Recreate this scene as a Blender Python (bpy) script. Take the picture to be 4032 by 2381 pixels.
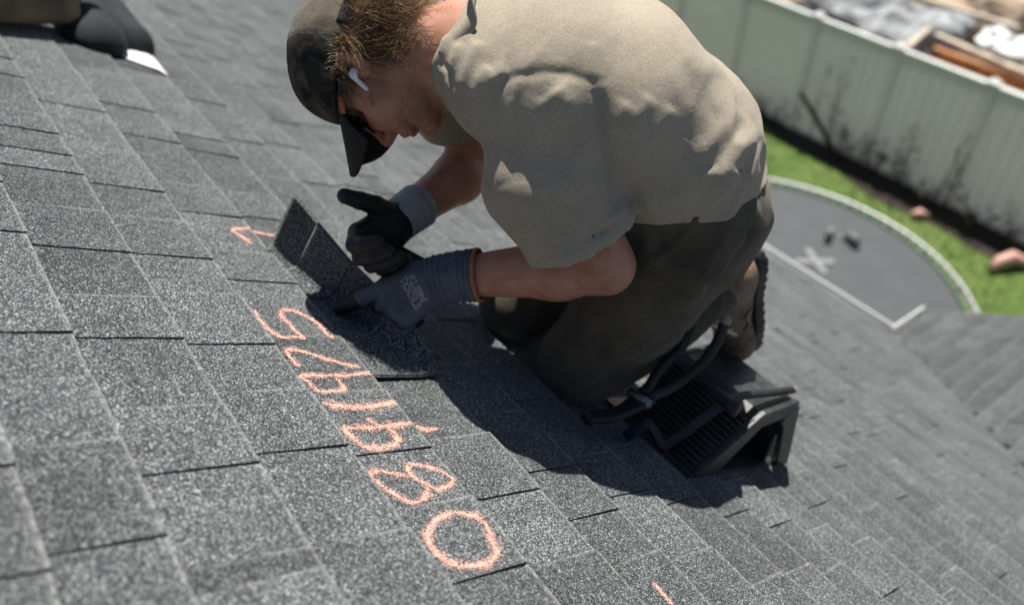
import bpy, bmesh, math, random
import numpy as np
from mathutils import Vector, Matrix
random.seed(7); RNG = np.random.default_rng(7)
for o in list(bpy.data.objects): bpy.data.objects.remove(o)
SC = bpy.context.scene; COL = SC.collection

# ---------------------------------------------------------------- camera, sky, sun, exposure
PITCH = math.radians(32.5)
DN = np.array([math.cos(PITCH), 0, -math.sin(PITCH)])      # down the roof slope
NR = np.array([math.sin(PITCH), 0, math.cos(PITCH)])       # roof normal
CAMP = NR * 0.61                                           # 61 cm off the roof surface
RIGHT = np.array([0.80858, -0.58839, 0.00173]); DOWN = np.array([-0.38444, -0.53053, -0.75548]); FWD = np.array([0.44544, 0.61020, -0.65517])
cam = bpy.data.objects.new('camera', bpy.data.cameras.new('camera')); COL.objects.link(cam); SC.camera = cam
M = Matrix.Identity(4)
for i in range(3):
    M[i][0] = RIGHT[i]; M[i][1] = -DOWN[i]; M[i][2] = -FWD[i]; M[i][3] = CAMP[i]
cam.matrix_world = M
cam.data.sensor_width = 36; cam.data.lens = 28.48; cam.data.clip_start = 0.02; cam.data.clip_end = 400
cam.data.dof.use_dof = True; cam.data.dof.focus_distance = 1.19; cam.data.dof.aperture_fstop = 2.0
SUN = Vector((0.25, 0.33, 1.0)).normalized()
w = bpy.data.worlds.new('World'); SC.world = w; w.use_nodes = True
nt = w.node_tree; sky = nt.nodes.new('ShaderNodeTexSky'); sky.sky_type = 'NISHITA'; sky.sun_disc = False
sky.sun_elevation = math.asin(SUN.z); sky.sun_rotation = math.atan2(SUN.x, SUN.y)
bg = nt.nodes['Background']; bg.inputs['Strength'].default_value = 0.05
nt.links.new(sky.outputs[0], bg.inputs[0])
sun = bpy.data.objects.new('sun', bpy.data.lights.new('sun', 'SUN')); COL.objects.link(sun)
sun.data.energy = 5.0; sun.data.angle = math.radians(0.53); sun.data.color = (1.0, 0.955, 0.88)
sun.rotation_euler = SUN.to_track_quat('Z', 'Y').to_euler(); sun.location = SUN * 30
SC.view_settings.view_transform = 'Standard'; SC.view_settings.look = 'None'
SC.view_settings.exposure = 0.62; SC.view_settings.gamma = 1; SC.view_settings.use_curve_mapping = False
SC.render.resolution_x = 1024; SC.render.resolution_y = 604

# ---------------------------------------------------------------- helpers
def RP(a, y, h=0.0):
    """roof coordinates (down-slope, along eave, off surface) to world"""
    return np.array([a * DN[0] + h * NR[0], y, a * DN[2] + h * NR[2]])
def V(*p): return np.array(p, float)
def nrm(v): v = np.asarray(v, float); return v / np.linalg.norm(v)
def smooth(o):
    o.data.polygons.foreach_set('use_smooth', np.ones(len(o.data.polygons), bool)); return o
def mesh_obj(name, verts, faces, mat=None, parent=None, sm=False):
    me = bpy.data.meshes.new(name); me.from_pydata([tuple(map(float, v)) for v in verts], [], faces); me.update()
    return link(name, me, mat, parent, sm)
def link(name, me, mat=None, parent=None, sm=False):
    o = bpy.data.objects.new(name, me); COL.objects.link(o)
    if mat: me.materials.append(mat)
    if parent: o.parent = parent
    if sm: smooth(o)
    return o
def tag(o, label=None, cat=None, group=None, kind=None):
    if label: o['label'] = label
    if cat: o['category'] = cat
    if group: o['group'] = group
    if kind: o['kind'] = kind
    return o
def empty(name, loc=(0, 0, 0)):
    o = bpy.data.objects.new(name, None); COL.objects.link(o); o.empty_display_size = 0.1; return o
class MB:
    """collects shapes for one mesh"""
    def __init__(s): s.v = []; s.f = []
    def add(s, vs, fs):
        n = len(s.v); s.v += [np.asarray(q, float) for q in vs]; s.f += [tuple(i + n for i in q) for q in fs]; return s
    def box(s, c, ax, ay, az):
        c = np.asarray(c, float); ax, ay, az = map(np.asarray, (ax, ay, az))
        vs = [c + i * ax + j * ay + k * az for k in (-1, 1) for j in (-1, 1) for i in (-1, 1)]
        return s.add(vs, [(0, 2, 3, 1), (4, 5, 7, 6), (0, 1, 5, 4), (2, 6, 7, 3), (0, 4, 6, 2), (1, 3, 7, 5)])
    def aabox(s, x0, x1, y0, y1, z0, z1):
        return s.box(((x0+x1)/2, (y0+y1)/2, (z0+z1)/2), ((x1-x0)/2, 0, 0), (0, (y1-y0)/2, 0), (0, 0, (z1-z0)/2))
    def tube(s, pts, rad, n=8, flat=None, cap=True, ref=None):
        """swept tube; rad scalar or list; flat = (w, h) half sizes for a flat bar"""
        pts = [np.asarray(p, float) for p in pts]; m = len(pts); rings = []
        r = [rad] * m if np.isscalar(rad) else list(rad)
        up = np.asarray(ref if ref is not None else (0.13, 0.31, 0.94), float)
        for i in range(m):
            t = nrm(pts[min(i+1, m-1)] - pts[max(i-1, 0)])
            u = up - (up @ t) * t; u = nrm(u); b = np.cross(t, u); up = u
            for k in range(n):
                an = 2 * math.pi * k / n
                if flat:
                    cx, cy = math.cos(an), math.sin(an); e = 0.35
                    q = u * flat[1] * np.sign(cy) * abs(cy)**e + b * flat[0] * np.sign(cx) * abs(cx)**e
                    q = q * r[i]
                else: q = r[i] * (math.cos(an) * b + math.sin(an) * u)
                rings.append(pts[i] + q)
        fs = [(i*n + k, i*n + (k+1) % n, (i+1)*n + (k+1) % n, (i+1)*n + k) for i in range(m-1) for k in range(n)]
        if cap:
            fs += [tuple(range(n))[::-1], tuple((m-1)*n + k for k in range(n))]
        return s.add(rings, fs)
    def build(s, name, mat=None, parent=None, sm=False):
        o = mesh_obj(name, s.v, s.f, mat, parent, sm); return o
def bevel(o, w=0.002, seg=2):
    m = o.modifiers.new('bevel', 'BEVEL'); m.width = w; m.segments = seg; m.limit_method = 'ANGLE'; return o

# ---------------------------------------------------------------- materials
class Mat:
    def __init__(s, name, color=(.5, .5, .5), rough=.7, metal=0, spec=.5):
        s.m = bpy.data.materials.new(name); s.m.use_nodes = True; s.t = s.m.node_tree; s.b = s.t.nodes['Principled BSDF']
        s.b.inputs['Base Color'].default_value = (*color, 1); s.b.inputs['Roughness'].default_value = rough
        s.b.inputs['Metallic'].default_value = metal; s.b.inputs['Specular IOR Level'].default_value = spec
        s.pos = None
    def n(s, typ, **kw):
        x = s.t.nodes.new('ShaderNode' + typ)
        for k, v in kw.items():
            if k.startswith('i_'):
                key = k[2:]; x.inputs[int(key) if key.isdigit() else key.replace('_', ' ')].default_value = v
            else: setattr(x, k, v)
        return x
    def l(s, a, b): s.t.links.new(a, b)
    def P(s):
        if s.pos is None: s.pos = s.n('NewGeometry').outputs['Position']
        return s.pos
    def noise(s, scale, detail=3, rough=.55, vec=None):
        x = s.n('TexNoise'); x.inputs['Scale'].default_value = scale; x.inputs['Detail'].default_value = detail; x.inputs['Roughness'].default_value = rough
        s.l(vec if vec is not None else s.P(), x.inputs['Vector']); return x.outputs['Fac']
    def voro(s, scale, out='Color', vec=None):
        x = s.n('TexVoronoi'); x.inputs['Scale'].default_value = scale; s.l(vec if vec is not None else s.P(), x.inputs['Vector']); return x.outputs[out]
    def ramp(s, fac, stops):
        x = s.n('ValToRGB'); e = x.color_ramp.elements
        while len(e) < len(stops): e.new(0.5)
        for i, (p, c) in enumerate(stops):
            e[i].position = p; e[i].color = (*c, 1) if not np.isscalar(c) else (c, c, c, 1)
        s.l(fac, x.inputs['Fac']); return x.outputs['Color']
    def mix(s, fac, a, b, blend='MIX'):
        x = s.n('Mix', data_type='RGBA', blend_type=blend)
        for ix, val in ((0, fac), (6, a), (7, b)):
            sock = x.inputs[ix]
            if isinstance(val, bpy.types.NodeSocket): s.l(val, sock)
            elif np.isscalar(val): sock.default_value = val if ix == 0 else (val, val, val, 1)
            else: sock.default_value = (*val, 1)
        return x.outputs[2]
    def math(s, op, a, b=0.0):
        x = s.n('Math', operation=op)
        for sock, val in ((x.inputs[0], a), (x.inputs[1], b)):
            if isinstance(val, bpy.types.NodeSocket): s.l(val, sock)
            else: sock.default_value = val
        return x.outputs[0]
    def color(s, sock): s.l(sock, s.b.inputs['Base Color']); return s
    def bump(s, sock, strength=.4, dist=.001, prev=None):
        x = s.n('Bump'); x.inputs['Strength'].default_value = strength; x.inputs['Distance'].default_value = dist
        s.l(sock, x.inputs['Height'])
        if prev is not None: s.l(prev, x.inputs['Normal'])
        s.l(x.outputs[0], s.b.inputs['Normal']); return x.outputs[0]
def simple(name, color, rough=.7, metal=0, var=.25, scale=20, bump=0.0, bscale=200, bdist=.0008, spec=.5):
    m = Mat(name, color, rough, metal, spec)
    d = tuple(c * (1 - var) for c in color); u = tuple(min(1, c * (1 + var)) for c in color)
    m.color(m.ramp(m.noise(scale, 4), [(.3, d), (.7, u)]))
    if bump: m.bump(m.noise(bscale, 3), bump, bdist)
    return m.m

def mat_granule(name='shingle_granules', tint=1.0):
    m = Mat(name, rough=.92, spec=.25)
    cell = m.n('SeparateColor'); m.l(m.voro(680), cell.inputs[0])
    g1 = m.ramp(cell.outputs[0], [(0, (.011, .014, .0165)), (.35, (.047, .054, .059)), (.72, (.132, .146, .152)), (1, (.46, .48, .475))])
    cell2 = m.n('SeparateColor'); m.l(m.voro(360), cell2.inputs[0])
    g2 = m.ramp(cell2.outputs[1], [(0, .55), (.5, .95), (1, 1.5)])
    c = m.mix(1.0, g1, g2, 'MULTIPLY')
    big = m.ramp(m.noise(9, 5, .6), [(.3, .80), (.7, 1.22)])
    c = m.mix(1.0, c, big, 'MULTIPLY')
    at = m.n('Attribute'); at.attribute_name = 'tone'
    sp = m.n('SeparateColor'); m.l(at.outputs['Color'], sp.inputs[0])
    tone = m.n('CombineColor'); 
    for i in range(3): m.l(sp.outputs[0], tone.inputs[i])
    c = m.mix(1.0, c, tone.outputs[0], 'MULTIPLY'); c = m.mix(1.0, c, 1.58 * tint, 'MULTIPLY')
    m.b.inputs['Sheen Weight'].default_value = .16; m.b.inputs['Sheen Roughness'].default_value = .25; m.b.inputs['Sheen Tint'].default_value = (.75, .78, .80, 1)
    # rubbed, lighter edges where the granules are thin and dusty
    wear = m.math('MULTIPLY', sp.outputs[1], m.ramp(m.noise(120, 3), [(.30, .15), (.62, 1)]))
    c = m.mix(m.math('MULTIPLY', wear, .68), c, (.42, .425, .41))
    # dark bitumen edge
    c = m.mix(sp.outputs[2], c, (.012, .012, .013))
    m.color(c)
    h = m.math('ADD', m.math('MULTIPLY', m.voro(680, 'Distance'), -1.0), m.math('MULTIPLY', cell.outputs[2], .55))
    m.bump(h, .85, .0016)
    return m.m
GRAN = mat_granule()
CHALK = None
def mat_chalk():
    m = Mat('pink_chalk', rough=.95, spec=.1)
    uv = m.n('UVMap'); sx = m.n('SeparateXYZ'); m.l(uv.outputs[0], sx.inputs[0])
    core = m.math('SUBTRACT', 1.0, m.math('ABSOLUTE', sx.outputs[1]))       # 1 on the stroke's axis, 0 at its edge
    grain = m.math('ADD', m.math('MULTIPLY', m.voro(520, 'Distance'), .85), m.math('MULTIPLY', m.noise(90, 4, .75), .72))
    a = m.math('GREATER_THAN', m.math('ADD', m.math('MULTIPLY', core, .95), m.math('MULTIPLY', sx.outputs[0], .0)), grain)
    c = m.ramp(m.math('ADD', m.math('MULTIPLY', core, .7), m.math('MULTIPLY', m.noise(150, 2), .5)), [(.30, (.52, .38, .26)), (.55, (.74, .40, .31)), (.9, (.78, .40, .33))])
    m.color(c); m.l(a, m.b.inputs['Alpha']); m.bump(m.noise(500, 2), .5, .001)
    return m.m
CHALK = mat_chalk()

# ---------------------------------------------------------------- house: roof decks, shingles
XE, ZE, YV = 3.762, -2.396, 1.285          # eave corner of the valley
TP = math.tan(PITCH); GABX = 4.13
GROUND = -5.7
house = empty('house')
tag(house, 'house whose grey asphalt shingle roof the worker kneels on', 'house')
deckmat = simple('bitumen_felt', (.012, .013, .015), .9, var=.2)
roof = mesh_obj('roof', [RP(-.8, -1.5, -.004), RP(4.45, -1.5, -.004), RP(4.45, 11, -.004), RP(-.8, 11, -.004), RP(-.8, -1.5, -.05), RP(4.45, -1.5, -.05), RP(4.45, 11, -.05), RP(-.8, 11, -.05)],
    [(0, 1, 2, 3), (7, 6, 5, 4), (0, 4, 5, 1), (1, 5, 6, 2), (2, 6, 7, 3), (3, 7, 4, 0)], deckmat, house)
COURSES = [-.58, -.46, -.34, -.22, -.10, .02, .14, .26, .372, .5175, .659, .797, .938, 1.068, 1.196, 1.315, 1.418, 1.52, 1.62, 1.73, 1.82, 1.94]
while COURSES[-1] < 4.40: COURSES.append(COURSES[-1] + .109)
COURSES[-1] = 4.47
JOINTS = {.14: [(.55, 'k'), (.692, 'k')], .26: [(.574, 'k'), (.726, 'w'), (.842, 'w'), (.939, 'k'), (1.205, 'k')],
  .372: [(.499, 'w'), (.531, 'w'), (.671, 'k'), (.788, 'w'), (.938, 'k'), (1.047, 'w'), (1.182, 'k'), (1.322, 'w'), (1.466, 'k'), (1.546, 'k')],
  .5175: [(.536, 'w'), (.694, 'k'), (.822, 'w'), (.935, 'k'), (1.08, 'w'), (1.195, 'k'), (1.331, 'w'), (1.453, 'k')],
  .659: [(.446, 'k'), (.574, 'w'), (.679, 'k'), (.82, 'w'), (.97, 'w'), (1.14, 'k'), (1.248, 'w'), (1.394, 'k')],
  .797: [(.444, 'w'), (.571, 'k'), (.705, 'w'), (.852, 'k'), (.98, 'w'), (1.282, 'k'), (1.42, 'k')],
  .938: [(.417, 'w'), (.507, 'k'), (.613, 'k'), (.76, 'w')], 1.068: [(.40, 'w'), (.538, 'k'), (.64, 'w')], 1.196: [(.32, 'w'), (.504, 'k')],
  1.315: [(.318, 'w'), (.453, 'k')], 1.418: [(.297, 'w'), (.409, 'k')], 1.52: [(.38, 'w')], 1.62: [(.327, 'w'), (.429, 'k')], 1.73: [(.308, 'w')], 1.82: [(.392, 'w')]}
HU, HL, DJ = .0030, .0100, .0026
TABS = {}
def course_tabs(c0, ymin, ymax, known=()):
    js = sorted(known); lo = js[0][0] if js else None; hi = js[-1][0] if js else None
    if not js: y = ymin + random.uniform(0, .3); lo = hi = y; js = [(y, random.choice('kw'))]
    y = hi
    while y < ymax: y += random.uniform(.09, .27); js.append((y, random.choice('kww')))
    y = lo
    while y > ymin: y -= random.uniform(.09, .27); js.insert(0, (y, random.choice('kww')))
    out = []
    for (ya, ta), (yb, tb) in zip(js[:-1], js[1:]):
        # heights of the tab's near end and far end above the course plane
        ha = DJ if ta == 'k' else -.2 * DJ
        hb = DJ if tb == 'w' else -.2 * DJ
        out.append(dict(y0=ya, y1=yb, ha=ha, hb=hb, ta=ta, tb=tb, tone=random.choice([.44, .48, .52, .54, .57, .62])))
    return out
for i in range(len(COURSES) - 1):
    TABS[i] = course_tabs(COURSES[i], -.9, 9.6, JOINTS.get(COURSES[i], ()))
def surf_h(a, y):
    i = max(j for j in range(len(COURSES)) if COURSES[j] <= a + 1e-9); i = min(i, len(COURSES) - 2)
    c0, c1 = COURSES[i], COURSES[i+1]; s = (a - c0) / (c1 - c0)
    for t in TABS[i]:
        if t['y0'] <= y < t['y1']:
            u = (y - t['y0']) / (t['y1'] - t['y0']); return HU + s * (HL - HU) + (t['ha'] * (1-u) + t['hb'] * u) * (.35 + .65 * s)
    return HU + s * (HL - HU)
def tab_geo(c0, c1, t, pt, jig=.0012):
    """one shingle tab as a thin slab; pt maps (a, y, h) to world"""
    y0, y1 = t['y0'] + .0006, t['y1'] - (.0016 if t['tb'] == 'k' else .0006)
    e = min(.006, (y1 - y0) * .2)
    ys = [y0, y0 + e, (y0 + y1) / 2, y1 - e, y1]; as_ = [c0 - .012, c1 - .0055, c1 + .001]
    j0, j1 = random.uniform(-.003, .003), random.uniform(-.003, .003)
    bulge = random.uniform(-.0006, .0010)
    vs, col = [], []
    for r, a in enumerate(as_):
        s = (a - c0) / (c1 - c0)
        for q, y in enumerate(ys):
            u = (y - t['y0']) / (t['y1'] - t['y0'])
            h = HU + s * (HL - HU) + (t['ha'] * (1-u) + t['hb'] * u) * (.35 + .65 * s) + (bulge if q == 2 else 0)
            aa = a + (random.uniform(-jig, jig) if r else 0)
            yy = y + (j0 if q < 2 else j1 if q > 2 else 0) * (s - .5) * .6
            vs.append(pt(aa, yy, h))
            wear = 0.0
            if r == 2: wear = 1.0
            if q == 4 and t['tb'] == 'w' and r: wear = 1.0
            if q == 0 and t['ta'] == 'k' and r: wear = .25
            if r == 1: wear = max(wear, .10)
            col.append((t['tone'], wear, 0))
    n = len(vs); rim = [0, 1, 2, 3, 4, 9, 14, 13, 12, 11, 10, 5]
    fs = [(r*5+q, (r+1)*5+q, (r+1)*5+q+1, r*5+q+1) for r in range(2) for q in range(4)]
    for k in rim:
        r, q = divmod(k, 5); a = as_[r]; y = ys[q]
        lowh = -.001 if r < 2 else .0015
        vs.append(pt(a, y + 0, lowh)); col.append((t['tone'] * .8, .1, .75))
    for i in range(12):
        j = (i + 1) % 12; fs.append((rim[j], rim[i], n + i, n + j)[::-1])
    return vs, fs, col
def tone_mesh(name, vs, fs, col, mat, parent):
    me = bpy.data.meshes.new(name); me.from_pydata([tuple(map(float, q)) for q in vs], [], fs); me.update()
    at = me.color_attributes.new('tone', 'FLOAT_COLOR', 'POINT')
    at.data.foreach_set('color', np.array([(c[0], c[1], c[2], 1) for c in col], np.float32).ravel())
    return link(name, me, mat, parent)
def fix_normals(o):
    bm = bmesh.new(); bm.from_mesh(o.data); bmesh.ops.recalc_face_normals(bm, faces=bm.faces); bm.to_mesh(o.data); bm.free()
def project(P):
    d = np.asarray(P) - CAMP; z = d @ FWD
    if z < .05: return None
    return np.array([512 + 810.3 * (d @ RIGHT) / z, 302 + 810.3 * (d @ DOWN) / z, z])
cand = []
for i in TABS:
    c0, c1 = COURSES[i], COURSES[i+1]
    for t in TABS[i]:
        if abs(c0 - .797) < 1e-6 and t['y0'] > .85 and t['y1'] < 1.29: continue     # this stretch is the lifted shingle
        ym = (t['y0'] + t['y1']) / 2; xm = (c0 + c1) / 2 * DN[0]
        if max(t['y0'], t['y1']) < xm - 2.48 - .25: continue                         # buried below the side roof
        q = project(RP((c0 + c1) / 2, ym)); seen = 0
        if q is not None and -60 < q[0] < 1084 and -40 < q[1] < 660:
            seen = (c1 - c0) * (t['y1'] - t['y0']) / q[2] ** 3
        cand.append((seen, i, t))
cand.sort(key=lambda q: -q[0])
for s, i, t in cand[:300]:
    vs, fs, col = tab_geo(COURSES[i], COURSES[i+1], t, RP)
    tone_mesh('shingle', vs, fs, col, GRAN, roof)
bv, bf, bc = [], [], []
for s, i, t in cand[300:]:
    vs, fs, col = tab_geo(COURSES[i], COURSES[i+1], t, RP)
    n = len(bv); bv += vs; bc += col; bf += [tuple(k + n for k in f) for f in fs]
o = tone_mesh('shingle_field', bv, bf, bc, GRAN, roof); tag(o, kind='stuff')

# side roof beyond the valley: courses run along X, slope falls towards +Y
SN = np.array([0, math.sin(PITCH), math.cos(PITCH)])
def SP(x, b, h=0.0):                    # b = distance up the slope from its eave
    return np.array([x, YV - b * math.cos(PITCH), ZE + b * math.sin(PITCH)]) + SN * h
roof2 = mesh_obj('roof', [SP(XE, 0, -.002), SP(GABX, 0, -.002), SP(GABX, 4, -.002), SP(XE - 4 * math.cos(PITCH), 4, -.002), SP(XE, 0, -.06), SP(GABX, 0, -.06), SP(GABX, 4, -.06), SP(XE - 4 * math.cos(PITCH), 4, -.06)],
    [(0, 1, 2, 3), (7, 6, 5, 4), (0, 4, 5, 1), (1, 5, 6, 2), (2, 6, 7, 3), (3, 7, 4, 0)], deckmat, house)
fix_normals(roof2)
bv, bf, bc = [], [], []
k = 0; b1 = -.02
while b1 < 3.6:
    b0 = b1 + .112; xv = XE - b1 * math.cos(PITCH) - .05
    x = GABX - random.uniform(0, .2)
    xs = [GABX]
    while xs[-1] > xv: xs.append(xs[-1] - random.uniform(.09, .27))
    xs[-1] = xv
    for xa, xb in zip(xs[1:], xs[:-1]):
        if xb - xa < .02: continue
        t = dict(y0=xa, y1=xb, ha=random.choice([0, DJ]), hb=random.choice([0, DJ]), ta='w', tb='w', tone=random.choice([.4, .46, .5, .56]))
        vs, fs, col = tab_geo(0, .112, t, lambda a, y, h, b=b0: SP(y, b - a, h))
        n = len(bv); bv += vs; bc += col; bf += [tuple(q + n for q in f) for f in fs]
    b1 = b0
o = tone_mesh('shingle_field', bv, bf, bc, GRAN, roof2); tag(o, kind='stuff'); fix_normals(o)

# eaves: fascia, gutter, walls
white = simple('white_aluminium', (.62, .63, .61), .45, var=.12, scale=8)
dirty = simple('dirty_gutter_trough', (.22, .20, .17), .8, var=.4, scale=30)
siding = simple('pale_siding', (.55, .54, .50), .6, var=.05)
g = MB()
# gutter profile along +Y (X outwards): back, bottom, front lip
prof = [(.0, .0), (.0, -.085), (.055, -.09), (.085, -.045), (.085, .012), (.094, .012), (.094, -.05), (.060, -.100), (-.008, -.095), (-.008, 0)]
def gutter(p0, p1, out, name):
    m = MB(); n = len(prof); vs = []
    for p in (p0, p1):
        for (u, h) in prof: vs.append(np.asarray(p) + np.asarray(out) * u + V(0, 0, h))
    fs = [(i, (i+1) % n, n + (i+1) % n, n + i) for i in range(n)] + [tuple(range(n))[::-1], tuple(range(n, 2*n))]
    m.add(vs, fs); o = m.build(name, white, house); fix_normals(o); return o
gutter(V(XE - .01, YV + .09, ZE - .012), V(XE - .01, 11, ZE - .012), V(1, 0, 0), 'gutter')
gutter(V(XE + .06, YV - .01, ZE - .012), V(GABX - .02, YV - .01, ZE - .012), V(0, 1, 0), 'gutter')
MB().aabox(XE - .055, XE - .022, YV, 11, ZE - .2, ZE - .03).build('fascia', white, house)
MB().aabox(XE, GABX - .03, YV - .075, YV - .04, ZE - .2, ZE - .05).build('fascia', white, house)
MB().aabox(XE - .5, XE - .06, YV, 11, ZE - .21, ZE - .19).build('soffit', white, house)
MB().aabox(XE - .75, XE - .5, -1.5, 11, GROUND, ZE - .2).build('wall', siding, house)
MB().aabox(XE - .5, GABX - .12, -1.5, YV - .4, GROUND, ZE - .12).build('wall', siding, house)
# rake board of the side roof
rk = MB(); 
vs = [SP(x, b, h) for x in (GABX - .015, GABX + .01) for (b, h) in ((-.03, -.012), (4, -.012), (4, -.16), (-.03, -.16))]
rk.add(vs, [(0, 1, 2, 3), (7, 6, 5, 4), (0, 4, 5, 1), (1, 5, 6, 2), (2, 6, 7, 3), (3, 7, 4, 0)]); o = rk.build('rake_board', white, house); fix_normals(o)
# ---------------------------------------------------------------- ground, lawn, planting strip
def grass_mat():
    m = Mat('lawn_grass', rough=.85)
    c = m.ramp(m.noise(14, 6, .7), [(.25, (.030, .060, .010)), (.5, (.085, .150, .022)), (.75, (.16, .22, .045))])
    c = m.mix(m.ramp(m.noise(1.3, 3), [(.45, 0), (.75, .55)]), c, (.15, .19, .05)); m.color(c); m.bump(m.noise(60, 4), .8, .03); return m.m
GRASS = grass_mat()
soil = simple('dark_soil', (.030, .022, .016), .95, var=.5, scale=12, bump=.8, bscale=30, bdist=.03)
dirt = simple('building_site_dirt', (.21, .155, .11), .95, var=.45, scale=2.5, bump=.7, bscale=14, bdist=.05)
o = mesh_obj('ground', [(-120, -120, GROUND - .02), (160, -120, GROUND - .02), (160, 160, GROUND - .02), (-120, 160, GROUND - .02)], [(0, 1, 2, 3)], dirt); tag(o, kind='structure')
o = mesh_obj('lawn', [(2.6, -20, GROUND), (10.52, -20, GROUND), (10.52, 40, GROUND), (2.6, 40, GROUND)], [(0, 1, 2, 3)], GRASS); tag(o, kind='structure')
vs = []; fs = []; yy = np.linspace(-6, 22, 90)
for i, y in enumerate(yy):
    e = 10.02 + .12 * math.sin(y * 1.1) + .07 * math.sin(y * 3.7) + (y - 4.5) * .035
    vs += [(min(e, 10.3), y, GROUND + .006), ((min(e, 10.3) + 10.52) / 2, y, GROUND + .05), (10.52, y, GROUND + .03)]
    if i: k = 3 * (i - 1); fs += [(k, k+1, k+4, k+3), (k+1, k+2, k+5, k+4)]
o = mesh_obj('planting_bed', vs, fs, soil); fix_normals(o); tag(o, kind='structure')
# mown grass blades on the strip of lawn in view
r = np.random.default_rng(5); gv, gf = [], []
for i in range(26000):
    x, y = r.uniform(3.6, 10.1), r.uniform(.5, 16); h = r.uniform(.03, .09); a = r.uniform(0, 6.28); w = r.uniform(.006, .014)
    dx, dy = math.cos(a) * w, math.sin(a) * w; lx, ly = r.normal(0, .02, 2); k = len(gv)
    gv += [(x - dx, y - dy, GROUND), (x + dx, y + dy, GROUND), (x + lx, y + ly, GROUND + h)]; gf.append((k, k+1, k+2))
o = mesh_obj('grass_blades', gv, gf, GRASS); tag(o, 'short green lawn grass in front of the fence', None, kind='stuff')

# ---------------------------------------------------------------- trampoline in the yard
TC = V(6.06, 3.72, -4.85); TR = 2.26
tr = empty('trampoline'); tag(tr, 'large round trampoline with grey mat and taped cross below the eave', 'trampoline')
matm = simple('trampoline_mat', (.046, .053, .057), .65, var=.10, scale=3)
steel = simple('galvanised_steel', (.36, .37, .36), .45, .5, var=.15, scale=30)
m = MB(); ring = [(TC + V(math.cos(a) * 2.10, math.sin(a) * 2.10, -.02 * 0)) for a in np.linspace(0, 2*math.pi, 97)[:-1]]
m.add([TC + V(0, 0, -.02)] + ring, [(0, 1 + i, 1 + (i+1) % 96) for i in range(96)]); o = m.build('mat', matm, tr)
def torus(name, c, R, r_, mat, parent, n=96, k=8):
    m = MB(); vs = [c + V((R + r_ * math.cos(b)) * math.cos(a), (R + r_ * math.cos(b)) * math.sin(a), r_ * math.sin(b)) for a in np.linspace(0, 2*math.pi, n+1)[:-1] for b in np.linspace(0, 2*math.pi, k+1)[:-1]]
    m.add(vs, [(i*k+j, ((i+1) % n)*k+j, ((i+1) % n)*k+(j+1) % k, i*k+(j+1) % k) for i in range(n) for j in range(k)]); return m.build(name, mat, parent, True)
torus('frame', TC + V(0, 0, -.01), TR - .025, .026, steel, tr)
webm = simple('mat_webbing_edge', (.03, .07, .05), .8)
torus('mat_edge', TC + V(0, 0, .002), 2.105, .018, webm, tr)
m = MB()
for i in range(104):
    a = 2 * math.pi * i / 104; u = V(math.cos(a), math.sin(a), 0)
    m.tube([TC + u * 2.10 + V(0, 0, .012), TC + u * 2.16 + V(0, 0, .008), TC + u * 2.225 + V(0, 0, .018)], [.006, .011, .006], 6)
o = m.build('springs', steel, tr, True); tag(o, kind='stuff')
for i in range(6):
    a = 2 * math.pi * (i + .3) / 6; u = V(math.cos(a), math.sin(a), 0); q = V(-math.sin(a), math.cos(a), 0) * .35
    MB().tube([TC + u * 2.23 + q, TC + u * 2.23 + q + V(0, 0, -.83), TC + u * 2.23 - q + V(0, 0, -.83), TC + u * 2.23 - q], .024, 8).build('leg', steel, tr, True)
tape = simple('faded_white_tape', (.21, .22, .215), .7, var=.1)
def strip(name, p, q, wdt, z, mat, parent, th=.004):
    p = V(*p, z); q = V(*q, z); d = nrm(q - p); s = np.cross(d, (0, 0, 1)) * wdt / 2
    return MB().box((p + q) / 2, (q - p) / 2, s, (0, 0, th / 2)).build(name, mat, parent)
strip('tape_strip', (6.84, 3.76), (7.18, 3.51),   .07, -4.850, tape, tr); strip('tape_strip', (7.12, 3.83), (6.92, 3.43), .07, -4.845, tape, tr)
# a pair of trainers left on the mat
shoe_grey = simple('grey_trainer_fabric', (.10, .105, .11), .8); shoe_white = simple('white_rubber', (.30, .30, .29), .6, var=.08)
def trainer(c, ang, label):
    t = empty('trainer'); tag(t, label, 'shoe', 'shoes left on the trampoline')
    d = V(math.cos(ang), math.sin(ang), 0); s = V(-d[1], d[0], 0)
    m = MB(); pr = [(-.14, .032, .03), (-.09, .036, .03), (0, .038, .03), (.08, .045, .03), (.13, .036, .03), (.15, .02, .03)]
    m.tube([V(*c, -4.838) + d * p for p, w_, h in pr], [w_ / .045 for _, w_, h in pr], 12, flat=(.045, .016)); m.build('sole', shoe_white, t, True)
    m = MB(); m.tube([V(*c, -4.80) + d * p + V(0, 0, h) for p, h in ((-.12, .02), (-.06, .025), (.0, .01), (.07, -.005), (.12, -.012))], [.036, .042, .04, .034, .02], 12); m.build('upper', shoe_grey, t, True)
    m = MB(); m.tube([V(*c, -4.752) + d * p + V(0, 0, h) for p, h in ((-.08, .006), (-.03, .012), (.02, -.004))], [.016, .022, .014], 8); m.build('tongue', shoe_white, t, True)
trainer((7.50, 3.83), .4, 'grey and white shoe lying nearer the taped cross on trampoline'); trainer((7.60, 3.63), 1.3, 'grey and white shoe lying farther from the taped cross')
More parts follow.
